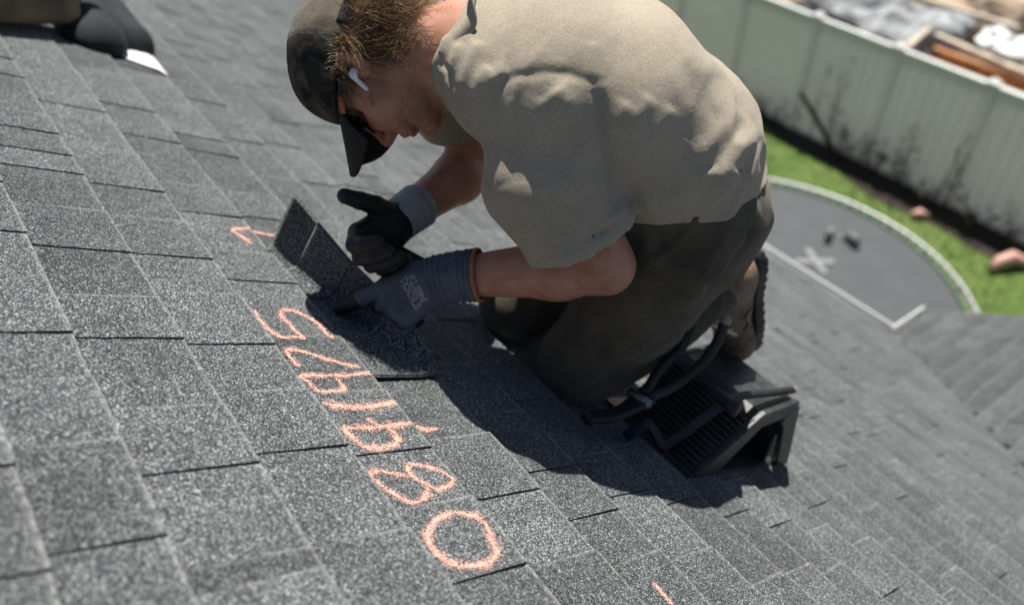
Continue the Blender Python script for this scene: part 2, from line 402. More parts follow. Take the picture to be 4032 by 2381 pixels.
# small pink things on the lawn
pinkm = simple('pink_plastic', (.58, .33, .28), .5, var=.1)
m = MB(); m.tube([V(9.62, 2.80, GROUND + .05), V(9.74, 2.80, GROUND + .13), V(9.9, 2.74, GROUND + .16), V(10.02, 2.62, GROUND + .10), V(10.06, 2.52, GROUND + .04)], [.05, .07, .08, .06, .045], 10)
o = m.build('lawn_toy', pinkm, None, True); tag(o, 'curved pink plastic toy lying on the grass by trampoline', 'toy')
m = MB(); m.tube([V(9.86, 4.06, GROUND + .05), V(9.93, 4.0, GROUND + .09), V(10.02, 3.93, GROUND + .04)], [.045, .06, .04], 9)
o = m.build('lawn_toy', pinkm, None, True); tag(o, 'small pink lump lying in the grass beside dark planting bed', 'toy')

# ---------------------------------------------------------------- vinyl privacy fence
vinyl = Mat('pale_translucent_vinyl', (.76, .745, .73), .5)
vinyl.color(vinyl.ramp(vinyl.noise(1.5, 3), [(.3, (.73, .72, .70)), (.7, (.79, .77, .755))]))
tl = vinyl.n('BsdfTranslucent'); tl.inputs['Color'].default_value = (.84, .87, .84, 1); mx = vinyl.n('MixShader'); mx.inputs[0].default_value = .38
vinyl.l(vinyl.b.outputs[0], mx.inputs[1]); vinyl.l(tl.outputs[0], mx.inputs[2]); vinyl.l(mx.outputs[0], vinyl.t.nodes['Material Output'].inputs['Surface']); vinyl = vinyl.m
capm = simple('white_vinyl_cap', (.74, .75, .72), .5, var=.06)
fence = empty('fence'); tag(fence, 'pale green vinyl privacy fence with white rail behind the lawn', 'fence')
FX = 10.5; TOPZ = -3.95; py = [3.98 + 1.305 * k for k in range(-5, 9)]
for k, y in enumerate(py):
    p = MB().aabox(FX - .055, FX + .055, y - .055, y + .055, GROUND - .05, TOPZ + .02).build('post', vinyl, fence)
    cp = MB(); cp.aabox(FX - .07, FX + .07, y - .07, y + .07, TOPZ + .02, TOPZ + .045)
    b = len(cp.v); cp.add([(FX - .06, y - .06, TOPZ + .045), (FX + .06, y - .06, TOPZ + .045), (FX + .06, y + .06, TOPZ + .045), (FX - .06, y + .06, TOPZ + .045), (FX, y, TOPZ + .10)], [(0, 1, 4), (1, 2, 4), (2, 3, 4), (3, 0, 4)])
    cp.build('cap', capm, p)
    if k < len(py) - 1:
        y1 = py[k+1]
        for j in range(7):      # tongue-and-groove boards
            ya = y + .055 + (y1 - y - .11) * j / 7; yb = y + .055 + (y1 - y - .11) * (j + 1) / 7
            MB().aabox(FX - .016, FX + .016, ya + .0006, yb - .0006, GROUND + .06, TOPZ - .06).build('board', vinyl, fence)
        MB().aabox(FX - .035, FX + .035, y + .055, y1 - .055, TOPZ - .07, TOPZ + .012).build('top_rail', capm, fence)
        MB().aabox(FX - .03, FX + .03, y + .055, y1 - .055, GROUND + .0, GROUND + .07).build('bottom_rail', vinyl, fence)
# dark weeds and dead stems along the fence
weedm = simple('dark_weed_leaves', (.035, .040, .018), .8, var=.6, scale=9); stemm = simple('dead_brown_stems', (.05, .036, .025), .9, var=.4)
def weed(y, h, spread, n, label, stick=False, seed=0):
    r = np.random.default_rng(seed); t = empty('weed'); tag(t, label, 'weed', None)
    m = MB(); base = V(10.30, y, GROUND + .02); tips = []
    for i in range(n):
        d = V(r.normal(0, .35) * spread - .02, r.normal(0, 1) * spread, h * r.uniform(.55, 1.0)); p = base + V(r.normal(0, .05), r.normal(0, .12), 0)
        m.tube([p, p + d * .5 + V(0, r.normal(0, .03), .02), p + d], [.010, .007, .003], 5); tips.append((p, d))
    m.build('stem', stemm, t)
    if stick: return t
    vs, fs = [], []
    for p, d in tips:
        for k in range(13):
            c = p + d * r.uniform(.25, 1.05) + r.normal(0, .05, 3); c[0] = min(c[0], 10.44)
            a = nrm(r.normal(size=3)); b = nrm(np.cross(a, r.normal(size=3))); s = r.uniform(.02, .05); n0 = len(vs)
            vs += [c - a * s, c + b * s * .4, c + a * s, c - b * s * .4]; fs.append((n0, n0+1, n0+2, n0+3))
    o = mesh_obj('leaves', vs, fs, weedm, t); o['kind'] = 'stuff'
    return t
weed(5.45, .62, .24, 11, 'broad dark weed clump with brown stems against fence', seed=1)
weed(4.95, .58, .14, 7, 'narrow dark weed clump leaning beside the broad clump', seed=2)
weed(4.66, 1.05, .03, 4, 'tall thin dark weed on the fence panel between two posts', seed=3)
weed(6.07, 1.35, .02, 3, 'tall dark stem standing against the fence near worker back', seed=4)
weed(3.90, 1.2, .04, 4, 'tall dark weed growing up a fence post', seed=5)
weed(4.3, .45, .25, 9, 'low dark weeds between the tall fence weeds', seed=6)
weed(3.3, .40, .3, 10, 'low dark weeds beyond the post with the tall weed', seed=7)
weed(2.9, .55, .2, 8, 'low dark weeds by the pink toy', seed=8)
weed(6.9, .55, .3, 9, 'olive weeds at fence foot behind worker back', seed=9)
m = MB(); m.tube([V(10.25, 6.42, -4.95), V(10.26, 6.15, -5.15), V(10.3, 5.82, -5.45), V(10.3, 5.6, GROUND)], [.03, .04, .04, .035], 8)
o = m.build('dead_branch', stemm, None, True); tag(o, 'dark dead branch leaning out of the planting bed', 'branch')

# ---------------------------------------------------------------- building site beyond the fence
wood = simple('weathered_timber', (.46, .40, .32), .8, var=.3, scale=6); orange_w = simple('fresh_orange_timber', (.40, .20, .085), .75, var=.3, scale=5)
grey_r = simple('grey_rubble', (.30, .31, .32), .9, var=.5, scale=6, bump=.5, bscale=25, bdist=.02); tanm = simple('tan_sacking', (.50, .38, .27), .9, var=.2)
paperw = simple('white_sheeting', (.70, .72, .72), .6, var=.12, scale=3); darkm = simple('dark_debris', (.05, .045, .045), .9, var=.5, scale=5)
def beam(p, q, w_, h_, mat, label, name='timber_beam'):
    p = V(*p); q = V(*q); d = nrm(q - p); s = nrm(np.cross(d, (0, 0, 1))); u = np.cross(s, d)
    o = MB().box((p + q) / 2, (q - p) / 2, s * w_ / 2, u * h_ / 2).build(name, mat); bevel(o, .006); tag(o, label, 'beam', 'timber beyond the fence'); return o
G = GROUND
beam((12.9, 9.2, G + .12), (12.5, 5.0, G + .35), .14, .09, wood, 'long grey timber lying parallel to the fence on debris')
beam((12.35, 6.9, G + .30), (12.0, 3.6, G + .42), .12, .10, wood, 'pale timber edge running close behind the fence top')
beam((13.1, 6.4, G + .55), (13.0, 4.0, G + .62), .12, .14, wood, 'grey top board of the orange timber frame')
beam((14.3, 6.7, G + .5), (13.9, 4.4, G + .55), .13, .12, wood, 'grey far board of the orange timber frame')
beam((13.0, 6.6, G + .5), (14.4, 6.9, G + .55), .12, .10, wood, 'short grey cross board ending the timber frame')
beam((15.6, 8.8, G + .5), (15.2, 5.8, G + .7), .12, .12, wood, 'grey timber rail behind the rubble heap')
fr = empty('timber_bed'); tag(fr, 'orange timber retaining frame full of brown soil', 'timber frame')
MB().aabox(13.02, 13.1, 4.0, 6.4, G, G + .54).build('board', orange_w, fr); MB().aabox(13.95, 14.05, 4.2, 6.5, G, G + .46).build('board', orange_w, fr)
MB().aabox(13.1, 13.95, 4.0, 6.4, G, G + .30).build('soil_fill', orange_w, fr)
def lump(name, c, rr, mat, label, cat, seed, n=3, amp=.2):
    bm = bmesh.new(); bmesh.ops.create_icosphere(bm, subdivisions=n, radius=1); r = np.random.default_rng(seed)
    ws = [(r.normal(size=3) * 4, r.uniform(0, 6)) for _ in range(10)]
    for v in bm.verts:
        p = np.array(v.co); s = 1 + amp * sum(math.sin(p @ w_ + f) for w_, f in ws) / 3; q = p * s * np.asarray(rr) + np.asarray(c); q[2] = max(q[2], G - .05); v.co = q
    me = bpy.data.meshes.new(name); bm.to_mesh(me); bm.free(); o = link(name, me, mat); tag(o, label, cat); return o
lump('rubble_heap', (14.6, 7.9, G + .1), (.95, 1.3, .75), grey_r, 'grey broken rubble heap behind the fence', 'rubble', 1, 4, .22)
lump('debris_heap', (13.2, 6.9, G + .05), (.6, .9, .3), darkm, 'dark debris heap below the grey rubble', 'debris', 2, 4, .25)
lump('debris_heap', (13.5, 8.9, G + .1), (.5, .7, .35), darkm, 'dark debris heap beside the rubble, farther along the fence', 'debris', 6, 4, .25)
lump('sack', (14.4, 9.2, G + .25), (.35, .4, .3), tanm, 'tan sack standing at the rubble heap end', 'sack', 3, 3, .1)
lump('sack', (16.4, 6.8, G + .4), (.9, 1.0, .6), tanm, 'large tan sack behind the timber frame', 'sack', 4, 3, .1)
lump('sack', (12.9, 7.6, G + .15), (.25, .35, .22), tanm, 'small tan sack lying before the rubble heap', 'sack', 8, 3, .12)
lump('plastic_sheet', (14.6, 5.6, G + .6), (.35, .45, .25), paperw, 'crumpled white plastic sheet on the timber frame', 'plastic sheet', 5, 3, .3)
r = np.random.default_rng(11)
KINDS = [(grey_r, 'grey broken concrete block'), (paperw, 'white broken board'), (wood, 'pale timber offcut'), (darkm, 'dark broken block')]
for i in range(46):   # broken blocks scattered over the site
    x, y = r.uniform(11.5, 17.5), r.uniform(4.5, 10.8); s = r.uniform(.05, .2)
    a = nrm(r.normal(size=3)); b = nrm(np.cross(a, r.normal(size=3))); c = np.cross(a, b)
    mt, nm = KINDS[int(r.integers(0, 4))]; lab = ('large ' if s > .12 else 'small ') + nm + ' scattered on the dirt beyond the fence'
    o = MB().box((x, y, G + s * .5), a * s, b * s * r.uniform(.4, .9), c * s * r.uniform(.25, .6)).build('broken_block', mt); bevel(o, .01)
    tag(o, lab, 'rubble', lab[:lab.index(' scattered')] + 's on the building site')

# ---------------------------------------------------------------- chalk numbers on the shingles
STROKES = [('chalk five', .0075, [[(.674, 1.043), (.67, 1.021), (.672, 1.002), (.675, .985), (.681, .969), (.688, .961), (.708, .964), (.727, .959)], [(.723, .961), (.719, .987), (.718, 1.006), (.714, 1.024), (.72, 1.04), (.734, 1.047), (.752, 1.04), (.763, 1.025), (.775, 1.009), (.775, .993), (.774, .973), (.777, .957)]]),
 ('chalk seven', .007, [[(.68, .883), (.676, .9), (.676, .925), (.689, .929), (.704, .923), (.724, .91), (.746, .897), (.766, .886), (.787, .879)]]),
 ('small chalk nine', .007, [[(.82, .86), (.791, .862), (.745, .858), (.705, .86), (.671, .861), (.674, .849), (.678, .833), (.682, .822), (.7, .821), (.726, .824), (.728, .843), (.727, .859)]]),
 ('chalk one', .011, [[(.672, .794), (.693, .784), (.725, .778), (.766, .779), (.804, .783)]]),
 ('large chalk nine', .009, [[(.845, .724), (.82, .725), (.802, .733), (.772, .73), (.743, .729), (.716, .731), (.678, .733), (.679, .721), (.682, .708), (.687, .692), (.707, .689), (.733, .689), (.748, .7), (.75, .716), (.743, .729)], [(.726, .751), (.73, .737), (.743, .729)]]),
 ('chalk eight', .0072, [[(.723, .628), (.703, .635), (.683, .645), (.665, .637), (.67, .621), (.677, .606), (.686, .59), (.699, .579), (.722, .585), (.734, .595), (.738, .609), (.73, .622), (.729, .64), (.738, .65), (.752, .645), (.773, .635), (.786, .621), (.79, .61), (.773, .6), (.752, .595), (.745, .603), (.74, .611)]]),
 ('chalk zero', .0088, [[(.745, .549), (.722, .546), (.701, .537), (.683, .521), (.678, .509), (.678, .493), (.684, .478), (.7, .466), (.719, .46), (.743, .461), (.762, .472), (.77, .489), (.776, .508), (.779, .525), (.768, .539), (.745, .549)]]),
 ('far chalk mark', .008, [[(.769, 1.282), (.765, 1.302), (.753, 1.334), (.791, 1.349), (.827, 1.344), (.862, 1.34)]]),
 ('chalk tick', .006, [[(.995, .371), (.995, .352), (.994, .322), (.99, .29)]])]
def catmull(pts, step):
    p = [np.array(q) for q in pts]; p = [2 * p[0] - p[1]] + p + [2 * p[-1] - p[-2]]; out = []
    for i in range(1, len(p) - 2):
        n = max(2, int(np.linalg.norm(p[i+1] - p[i]) / step))
        for k in range(n):
            t = k / n; out.append(.5 * (2*p[i] + (p[i+1] - p[i-1]) * t + (2*p[i-1] - 5*p[i] + 4*p[i+1] - p[i+2]) * t*t + (3*p[i] - p[i-1] - 3*p[i+1] + p[i+2]) * t**3))
    return out + [p[-2]]
def chalk(label, wd, strokes):
    vs, fs, uvs = [], [], []; rr_ = np.random.default_rng(len(label))
    for si, s in enumerate(strokes):
        c = catmull(s, .004); n0 = len(vs); ph = rr_.uniform(0, 6)
        for i, p in enumerate(c):
            t = nrm(c[min(i+1, len(c)-1)] - c[max(i-1, 0)]); s_ = np.array([-t[1], t[0]])
            ends = min(1, .45 + .25 * i, .45 + .25 * (len(c) - 1 - i))
            for k, f in enumerate((-1, -.5, 0, .5, 1)):
                q = p + s_ * f * wd * 2.5 * ends * (1 + .22 * math.sin(i * .55 + ph) + .12 * math.sin(i * 1.9))
                vs.append(RP(q[0], q[1], surf_h(q[0], q[1]) + .0013 + .0004 * si)); uvs.append((i / 40, f))
        for i in range(len(c) - 1):
            for k in range(4): a = n0 + 5 * i + k; fs.append((a, a + 5, a + 6, a + 1))
    me = bpy.data.meshes.new('chalk_mark'); me.from_pydata([tuple(v) for v in vs], [], fs); uv = me.uv_layers.new(name='UVMap')
    for l in me.loops: uv.data[l.index].uv = uvs[l.vertex_index]
    o = link('chalk_mark', me, CHALK, roof); o['label'] = 'pink ' + label + ' drawn on the shingles'
for a in STROKES: chalk(*a)

# ---------------------------------------------------------------- the lifted shingle
FA, FB = np.array([.792, 1.268]), np.array([.902, .872])        # the diagonal line it is bent along
FD = (FB - FA) / np.linalg.norm(FB - FA); FN = np.array([-FD[1], FD[0]]); RB = .019
def flap_point(a, y, off):
    q = np.array([a, y]); s = (q - FA) @ FN + .013; t = (q - FA) @ FD
    PHI = math.radians(float(np.interp(t, [0, .20, .30, .38, .43], [106, 105, 90, 46, 8])))
    base_h = .0058 + .003 * (a - .797) / .141
    if s <= 0: x, h, ang = s, 0.0, 0.0
    else:
        ang = min(PHI, s / RB); x = RB * math.sin(ang); h = RB * (1 - math.cos(ang)); r_ = max(0, s - PHI * RB)
        x += r_ * math.cos(PHI) + .10 * r_ * r_; h += r_ * math.sin(PHI)
    x -= .013; p = FA + FD * t + FN * (x - math.sin(ang) * off); return RP(p[0], p[1], base_h + h + math.cos(ang) * off)
def flap_piece(y0, y1, a0, a1, o0, o1, tone, nu=44, nv=24):
    vs, col = [], []
    for layer, off in ((0, o1), (1, o0)):
        for i in range(nu + 1):
            for j in range(nv + 1):
                y = y0 + (y1 - y0) * i / nu; a = a0 + (a1 - a0) * j / nv
                vs.append(flap_point(a, y, off)); e = .7 if (j == nv or i == 0 or i == nu) and layer == 0 else 0; col.append((tone, e, .9 if layer else 0))
    n = (nu + 1) * (nv + 1); idx = lambda i, j: i * (nv + 1) + j; fs = []
    for i in range(nu):
        for j in range(nv):
            a, b, c, d = idx(i, j), idx(i+1, j), idx(i+1, j+1), idx(i, j+1); fs += [(a, b, c, d), (n + d, n + c, n + b, n + a)]
    edge = [idx(i, 0) for i in range(nu + 1)] + [idx(nu, j) for j in range(1, nv + 1)] + [idx(i, nv) for i in range(nu - 1, -1, -1)] + [idx(0, j) for j in range(nv - 1, 0, -1)]
    for p, q in zip(edge, edge[1:] + edge[:1]): fs.append((p, p + n, q + n, q))
    o = tone_mesh('shingle', vs, fs, col, GRAN, roof); fix_normals(o); smooth(o); return o
lf = flap_piece(1.268, .856, .790, .940, 0, .0032, .47); lf['label'] = 'lifted shingle bent up along a diagonal crease'
flap_piece(1.192, 1.095, .798, .938, .0034, .0058, .52, 20, 24); flap_piece(.985, .858, .798, .939, .0034, .0058, .55, 20, 20)
# bare strip under it: the shingle below
t = dict(y0=.86, y1=1.28, ha=-.003, hb=-.003, ta='w', tb='w', tone=.42)
vs, fs, col = tab_geo(.797, .938, t, RP); tone_mesh('shingle', vs, fs, col, GRAN, roof)

# ---------------------------------------------------------------- slant-back roof vent
ventm = Mat('weathered_black_plastic', rough=.42, spec=.5)
ventm.color(ventm.mix(ventm.ramp(ventm.noise(26, 5, .7), [(.42, 0), (.75, .8)]), (.020, .024, .025), (.085, .095, .09)))
ventm.bump(ventm.noise(350, 3), .3, .0008); ventm = ventm.m
vent = empty('roof_vent'); tag(vent, 'black plastic slant-back roof vent with ribbed slope beside the kneeling worker', 'roof vent')
Y0, Y1 = .55, .765
def prism(prof, y0, y1, name, mat=None, parent=None, bev=.004):
    """closed (a, h) outline extruded along the eave"""
    n = len(prof); vs = [RP(a, y, h) for y in (y0, y1) for a, h in prof]
    fs = [tuple(range(n)), tuple(range(2*n - 1, n - 1, -1))] + [(i, n + i, n + (i+1) % n, (i+1) % n) for i in range(n)]
    o = mesh_obj(name, vs, fs, mat or ventm, parent or vent); fix_normals(o)
    if bev: bevel(o, bev)
    return o
prism([(1.345, .0085), (1.755, .0085), (1.755, .0125), (1.345, .0125)], Y0 + .002, Y1 + .03, 'flange', bev=.001)
prism([(1.368, .013), (1.462, .138), (1.480, .152), (1.596, .181), (1.608, .172), (1.602, .158), (1.486, .128), (1.478, .120), (1.392, .013)], Y0 + .001, Y1 - .001, 'hood', bev=.005)
for k in range(12):
    f0 = .06 + k * .074; a0, h0 = 1.368 + .096 * f0, .013 + .127 * f0; a1, h1 = a0 + .096 * .036, h0 + .127 * .036
    prism([(a0 + .006, h0 - .004), (a0 - .008, h0 + .006), (a1 - .008, h1 + .006), (a1 + .006, h1 - .004)], Y0 + .014, Y1 - .012, 'rib', bev=.0015)
for y in (Y0 - .004, Y1 - .012):
    prism([(1.610, .174), (1.752, .0128), (1.690, .0128), (1.655, .060), (1.600, .118), (1.576, .130), (1.575, .158)], y, y + .016, 'leg', bev=.003)
    prism([(1.362, .0128), (1.470, .146), (1.482, .1555), (1.600, .184), (1.604, .150), (1.500, .122), (1.432, .0128)], y + .001, y + .015, 'side_frame', bev=.003)
prism([(1.715, .0126), (1.752, .0126), (1.735, .055), (1.712, .055)], Y0 + .02, Y1 - .02, 'rear_sill', bev=.002)
prism([(1.66, .013), (1.60, .14), (1.608, .142), (1.672, .013)], Y0 + .013, Y1 - .013, 'rear_louvre', bev=.001)

# ---------------------------------------------------------------- tools lying on the vent
rubber = simple('black_rubber_grip', (.016, .018, .021), .55, var=.3, scale=60); tool_steel = simple('worn_tool_steel', (.22, .23, .24), .42, .85, var=.3, scale=80)
blue_steel = simple('dark_blue_steel', (.030, .036, .048), .55, .5, var=.3, scale=60)
capgrey = simple('grey_handle_end', (.26, .25, .23), .6, var=.2)
sn = empty('tin_snips'); tag(sn, 'tin snips with two curved black handles standing on the roof vent', 'tin snips')
def arc(pts, step=.012): return catmull([np.asarray(p, float) for p in pts], step)
MB().tube(arc([RP(1.245, .655, .115), RP(1.30, .655, .140), RP(1.345, .652, .190), RP(1.350, .650, .245), RP(1.334, .650, .290)]), .0100, 10).build('handle', rubber, sn, True)
MB().tube([RP(1.334, .650, .288), RP(1.333, .650, .294), RP(1.331, .65, .300)], [.0112, .0105, .005], 10).build('end_cap', capgrey, sn, True)
MB().tube(arc([RP(1.245, .665, .115), RP(1.29, .69, .150), RP(1.335, .70, .200), RP(1.320, .70, .265), RP(1.294, .70, .318)]), .0100, 10).build('handle', rubber, sn, True)
MB().tube(arc([RP(1.250, .655, .117), RP(1.20, .668, .072), RP(1.15, .69, .045)]), 1.0, 10, flat=(.018, .006)).build('blade', blue_steel, sn, True)
MB().tube(arc([RP(1.250, .665, .117), RP(1.21, .675, .064), RP(1.16, .70, .036)]), 1.0, 10, flat=(.016, .006)).build('blade', blue_steel, sn, True)
MB().tube([RP(1.236, .640, .110), RP(1.236, .690, .104)], .009, 10).build('pivot_bolt', tool_steel, sn, True)
pb = empty('flat_bar'); tag(pb, 'zigzag bent flat pry bar lying against the roof vent slope', 'pry bar')
MB().tube([RP(1.262, .665, .018), RP(1.285, .66, .045), RP(1.297, .655, .056), RP(1.312, .645, .046), RP(1.332, .632, .026), RP(1.344, .626, .024), RP(1.352, .622, .040), RP(1.372, .612, .080), RP(1.395, .605, .120), RP(1.42, .600, .150)], 1.0, 12, flat=(.0105, .0032), ref=(0, -.3, 1)).build('bar', blue_steel, pb, True)
hm = empty('hammer'); tag(hm, 'black handled hammer resting across the roof vent top', 'hammer')
MB().tube(arc([RP(1.36, .585, .165), RP(1.45, .58, .178), RP(1.53, .576, .186), RP(1.592, .572, .196)]), .0080, 12).build('handle', rubber, hm, True)
MB().tube([RP(1.590, .572, .1955), RP(1.597, .5715, .1968), RP(1.600, .571, .1975)], [.0083, .0075, .0035], 12).build('end_cap', capgrey, hm, True)
MB().tube([RP(1.352, .548, .168), RP(1.352, .57, .166), RP(1.352, .605, .166), RP(1.350, .64, .160)], [.016, .012, .012, .008], 10).build('head', blue_steel, hm, True)

# a black folded cloth of the tool pouch hanging over the vent
pouchm = simple('black_nylon', (.013, .015, .019), .8, var=.3, scale=60, bump=.4, bscale=300)

# ---------------------------------------------------------------- things left higher up the courses
bagm = simple('black_bag_fabric', (.010, .012, .017), .85, var=.3, scale=30)
brown = simple('brown_worn_leather', (.13, .095, .06), .75, var=.5, scale=14, bump=.4, bscale=120)
# ---------------------------------------------------------------- organic forms: distance fields turned into meshes
def smin(a, b, k):
    h = np.clip(.5 + .5 * (b - a) / k, 0, 1); return b + (a - b) * h - k * h * (1 - h)
def smax(a, b, k): return -smin(-a, -b, k)
def rcone(P, a, b, ra, rb):
    a = np.asarray(a, float); ab = np.asarray(b, float) - a; t = np.clip((P - a) @ ab / (ab @ ab), 0, 1)
    return np.linalg.norm(P - a - t[:, None] * ab, axis=1) - (ra + (rb - ra) * t)
def chain(P, pts, rs, k=.01):
    d = rcone(P, pts[0], pts[1], rs[0], rs[1])
    for i in range(1, len(pts) - 1): d = smin(d, rcone(P, pts[i], pts[i+1], rs[i], rs[i+1]), k)
    return d
def ell(P, c, r, B=None):
    q = P - np.asarray(c, float)
    if B is not None: q = q @ B
    r = np.asarray(r, float); k0 = np.linalg.norm(q / r, axis=1); k1 = np.linalg.norm(q / (r * r), axis=1) + 1e-9
    return k0 * (k0 - 1) / k1
def sweep(P, st, k=.035):
    """torso-like sweep: stations (centre, left axis, half width, dorsal depth, ventral depth)"""
    d = None
    for (c0, L0, w0, d0, v0), (c1, L1, w1, d1, v1) in zip(st[:-1], st[1:]):
        ab = c1 - c0; ln = np.linalg.norm(ab); T = ab / ln
        s = (P - c0) @ T / ln; t = np.clip(s, 0, 1); over = (s - t) * ln
        L = L0 + (L1 - L0) * t[:, None]; L = L - (L @ T)[:, None] * T; L /= np.linalg.norm(L, axis=1)[:, None]
        Dv = np.cross(T, L); q = P - (c0 + t[:, None] * ab)
        w = w0 + (w1 - w0) * t; dr = d0 + (d1 - d0) * t; vr = v0 + (v1 - v0) * t
        x = (q * L).sum(1); z = (q * Dv).sum(1)
        zr = np.where(z > 0, dr, vr); cap = np.minimum(w, zr) * .8
        k0 = np.sqrt((x / w) ** 2 + (z / zr) ** 2 + (over / cap) ** 2) + 1e-9
        k1 = np.sqrt((x / w ** 2) ** 2 + (z / zr ** 2) ** 2 + (over / cap ** 2) ** 2) + 1e-9
        e = k0 * (k0 - 1) / k1
        d = e if d is None else smin(d, e, k)
    return d
def polyline_dist(P, pts):
    """distance to a polyline and position along it (0..1)"""
    best = np.full(len(P), 1e9); par = np.zeros(len(P)); n = len(pts) - 1
    for i in range(n):
        a = np.asarray(pts[i], float); ab = np.asarray(pts[i+1], float) - a; t = np.clip((P - a) @ ab / (ab @ ab + 1e-12), 0, 1)
        d = np.linalg.norm(P - a - t[:, None] * ab, axis=1); m = d < best
        best = np.where(m, d, best); par = np.where(m, (i + t) / n, par)
    return best, par
def folds(P, d, F):
    """add ridges (positive) and creases (negative) along strokes lying on the surface"""
    m = np.abs(d) < .04
    if not m.any(): return d
    Q = P[m]; e = d[m].copy()
    for amp, wid, pts in F:
        lo = np.min(pts, 0) - 3 * wid; hi = np.max(pts, 0) + 3 * wid
        s = ((Q > lo) & (Q < hi)).all(1)
        if not s.any(): continue
        dist, t = polyline_dist(Q[s], pts); fade = np.clip(np.minimum(t, 1 - t) * 5, 0, 1)
        e[s] -= amp * np.exp(-(np.abs(dist) / wid) ** 1.45) * (fade * (2 - fade))
    d = d.copy(); d[m] = e; return d
def wav(P, seed, scale):
    """cheap smooth noise from a few sine waves"""
    r = np.random.default_rng(seed); o = np.zeros(len(P))
    for _ in range(6):
        v = r.normal(size=3); v = v / np.linalg.norm(v) * scale * r.uniform(.6, 1.6); o += np.sin(P @ v + r.uniform(0, 6.28))
    return o / 6
def crumple(P, d, spots, seed):
    """sharp-crested wrinkles that run along an axis, around given spots (centre, reach, axis, height, pitch)"""
    m = np.abs(d) < .03
    if not m.any(): return d
    Q = P[m]; e = d[m].copy()
    for i, (c, reach, ax, amp, pitch) in enumerate(spots):
        r = np.linalg.norm(Q - c, axis=1); k = r < reach * 2.2
        if not k.any(): continue
        q = Q[k] - c; al = q @ ax; q = q - np.outer(al * .72, ax); q = q + .012 * np.stack([wav(Q[k], seed + i, 22), wav(Q[k], seed + i + 50, 22), wav(Q[k], seed + i + 90, 22)], 1)
        w_ = wav(q, seed + 7 * i, pitch); rid = np.clip(1 - np.abs(w_) * 3.2, 0, 1) ** 1.4
        e[k] -= amp * rid * np.exp(-(r[k] / reach) ** 2)
    d = d.copy(); d[m] = e; return d
def isomesh(fn, lo, hi, h):
    """surface nets over a sparse grid"""
    lo = np.asarray(lo, float); hi = np.asarray(hi, float); B = 8
    nb = np.ceil((hi - lo) / (h * B)).astype(int); n = nb * B + 1
    cx = [lo[i] + (np.arange(nb[i]) + .5) * B * h for i in range(3)]
    G = np.stack(np.meshgrid(*cx, indexing='ij'), -1).reshape(-1, 3)
    dc = np.concatenate([fn(g) for g in np.array_split(G, max(1, len(G) // 40000))])
    near = np.abs(dc) < B * h * 1.25
    Vv = np.repeat(np.repeat(np.repeat(np.where(dc > 0, 1., -1.).reshape(nb), B, 0), B, 1), B, 2)
    Vv = np.pad(Vv, ((0, 1),) * 3, mode='edge').astype(np.float32)
    ar = np.arange(B + 1)
    loc = np.stack(np.meshgrid(ar, ar, ar, indexing='ij'), -1).reshape(-1, 3)
    idx = np.argwhere(near.reshape(nb))
    for ch in np.array_split(idx, max(1, len(idx) // 120)):
        I = (ch[:, None, :] * B + loc[None]).reshape(-1, 3)
        Vv[I[:, 0], I[:, 1], I[:, 2]] = fn(lo + I * h)
    ins = Vv < 0
    c = [ins[i:n[0]-1+i, j:n[1]-1+j, k:n[2]-1+k] for i in (0, 1) for j in (0, 1) for k in (0, 1)]
    cnt = sum(x.astype(np.int8) for x in c); cells = np.argwhere((cnt > 0) & (cnt < 8))
    acc = np.zeros((len(cells), 3)); num = np.zeros(len(cells))
    co = [(0, 0, 0), (1, 0, 0), (0, 1, 0), (1, 1, 0), (0, 0, 1), (1, 0, 1), (0, 1, 1), (1, 1, 1)]
    val = [Vv[cells[:, 0]+a, cells[:, 1]+b, cells[:, 2]+e] for a, b, e in co]
    for a, b in ((0, 1), (2, 3), (4, 5), (6, 7), (0, 2), (1, 3), (4, 6), (5, 7), (0, 4), (1, 5), (2, 6), (3, 7)):
        va, vb = val[a], val[b]; m = (va < 0) != (vb < 0); t = np.where(m, va / np.where(m, va - vb, 1), 0)
        p = np.array(co[a]) + t[:, None] * (np.array(co[b]) - np.array(co[a])); acc += np.where(m[:, None], p, 0); num += m
    verts = lo + (cells + acc / num[:, None]) * h
    id_ = np.full(np.array(n) - 1, -1, np.int64); id_[cells[:, 0], cells[:, 1], cells[:, 2]] = np.arange(len(cells))
    quads = []
    for ax in range(3):
        o = [(1, 2), (2, 0), (0, 1)][ax]
        sl0 = [slice(1, -1)] * 3; sl1 = [slice(1, -1)] * 3; sl0[ax] = slice(0, -1); sl1[ax] = slice(1, None)
        A = ins[tuple(sl0)]; Bb = ins[tuple(sl1)]
        for flip in (0, 1):
            E = np.argwhere((A & ~Bb) if not flip else (~A & Bb))
            off = np.ones(3, int); off[ax] = 0; E = E + off
            e1 = np.zeros(3, int); e1[o[0]] = 1; e2 = np.zeros(3, int); e2[o[1]] = 1
            q = [E - e1 - e2, E - e2, E, E - e1]
            q = np.stack([id_[x[:, 0], x[:, 1], x[:, 2]] for x in q], 1)
            quads.append(q if not flip else q[:, ::-1])
    Q = np.concatenate(quads); Q = Q[(Q >= 0).all(1)]
    return verts, Q

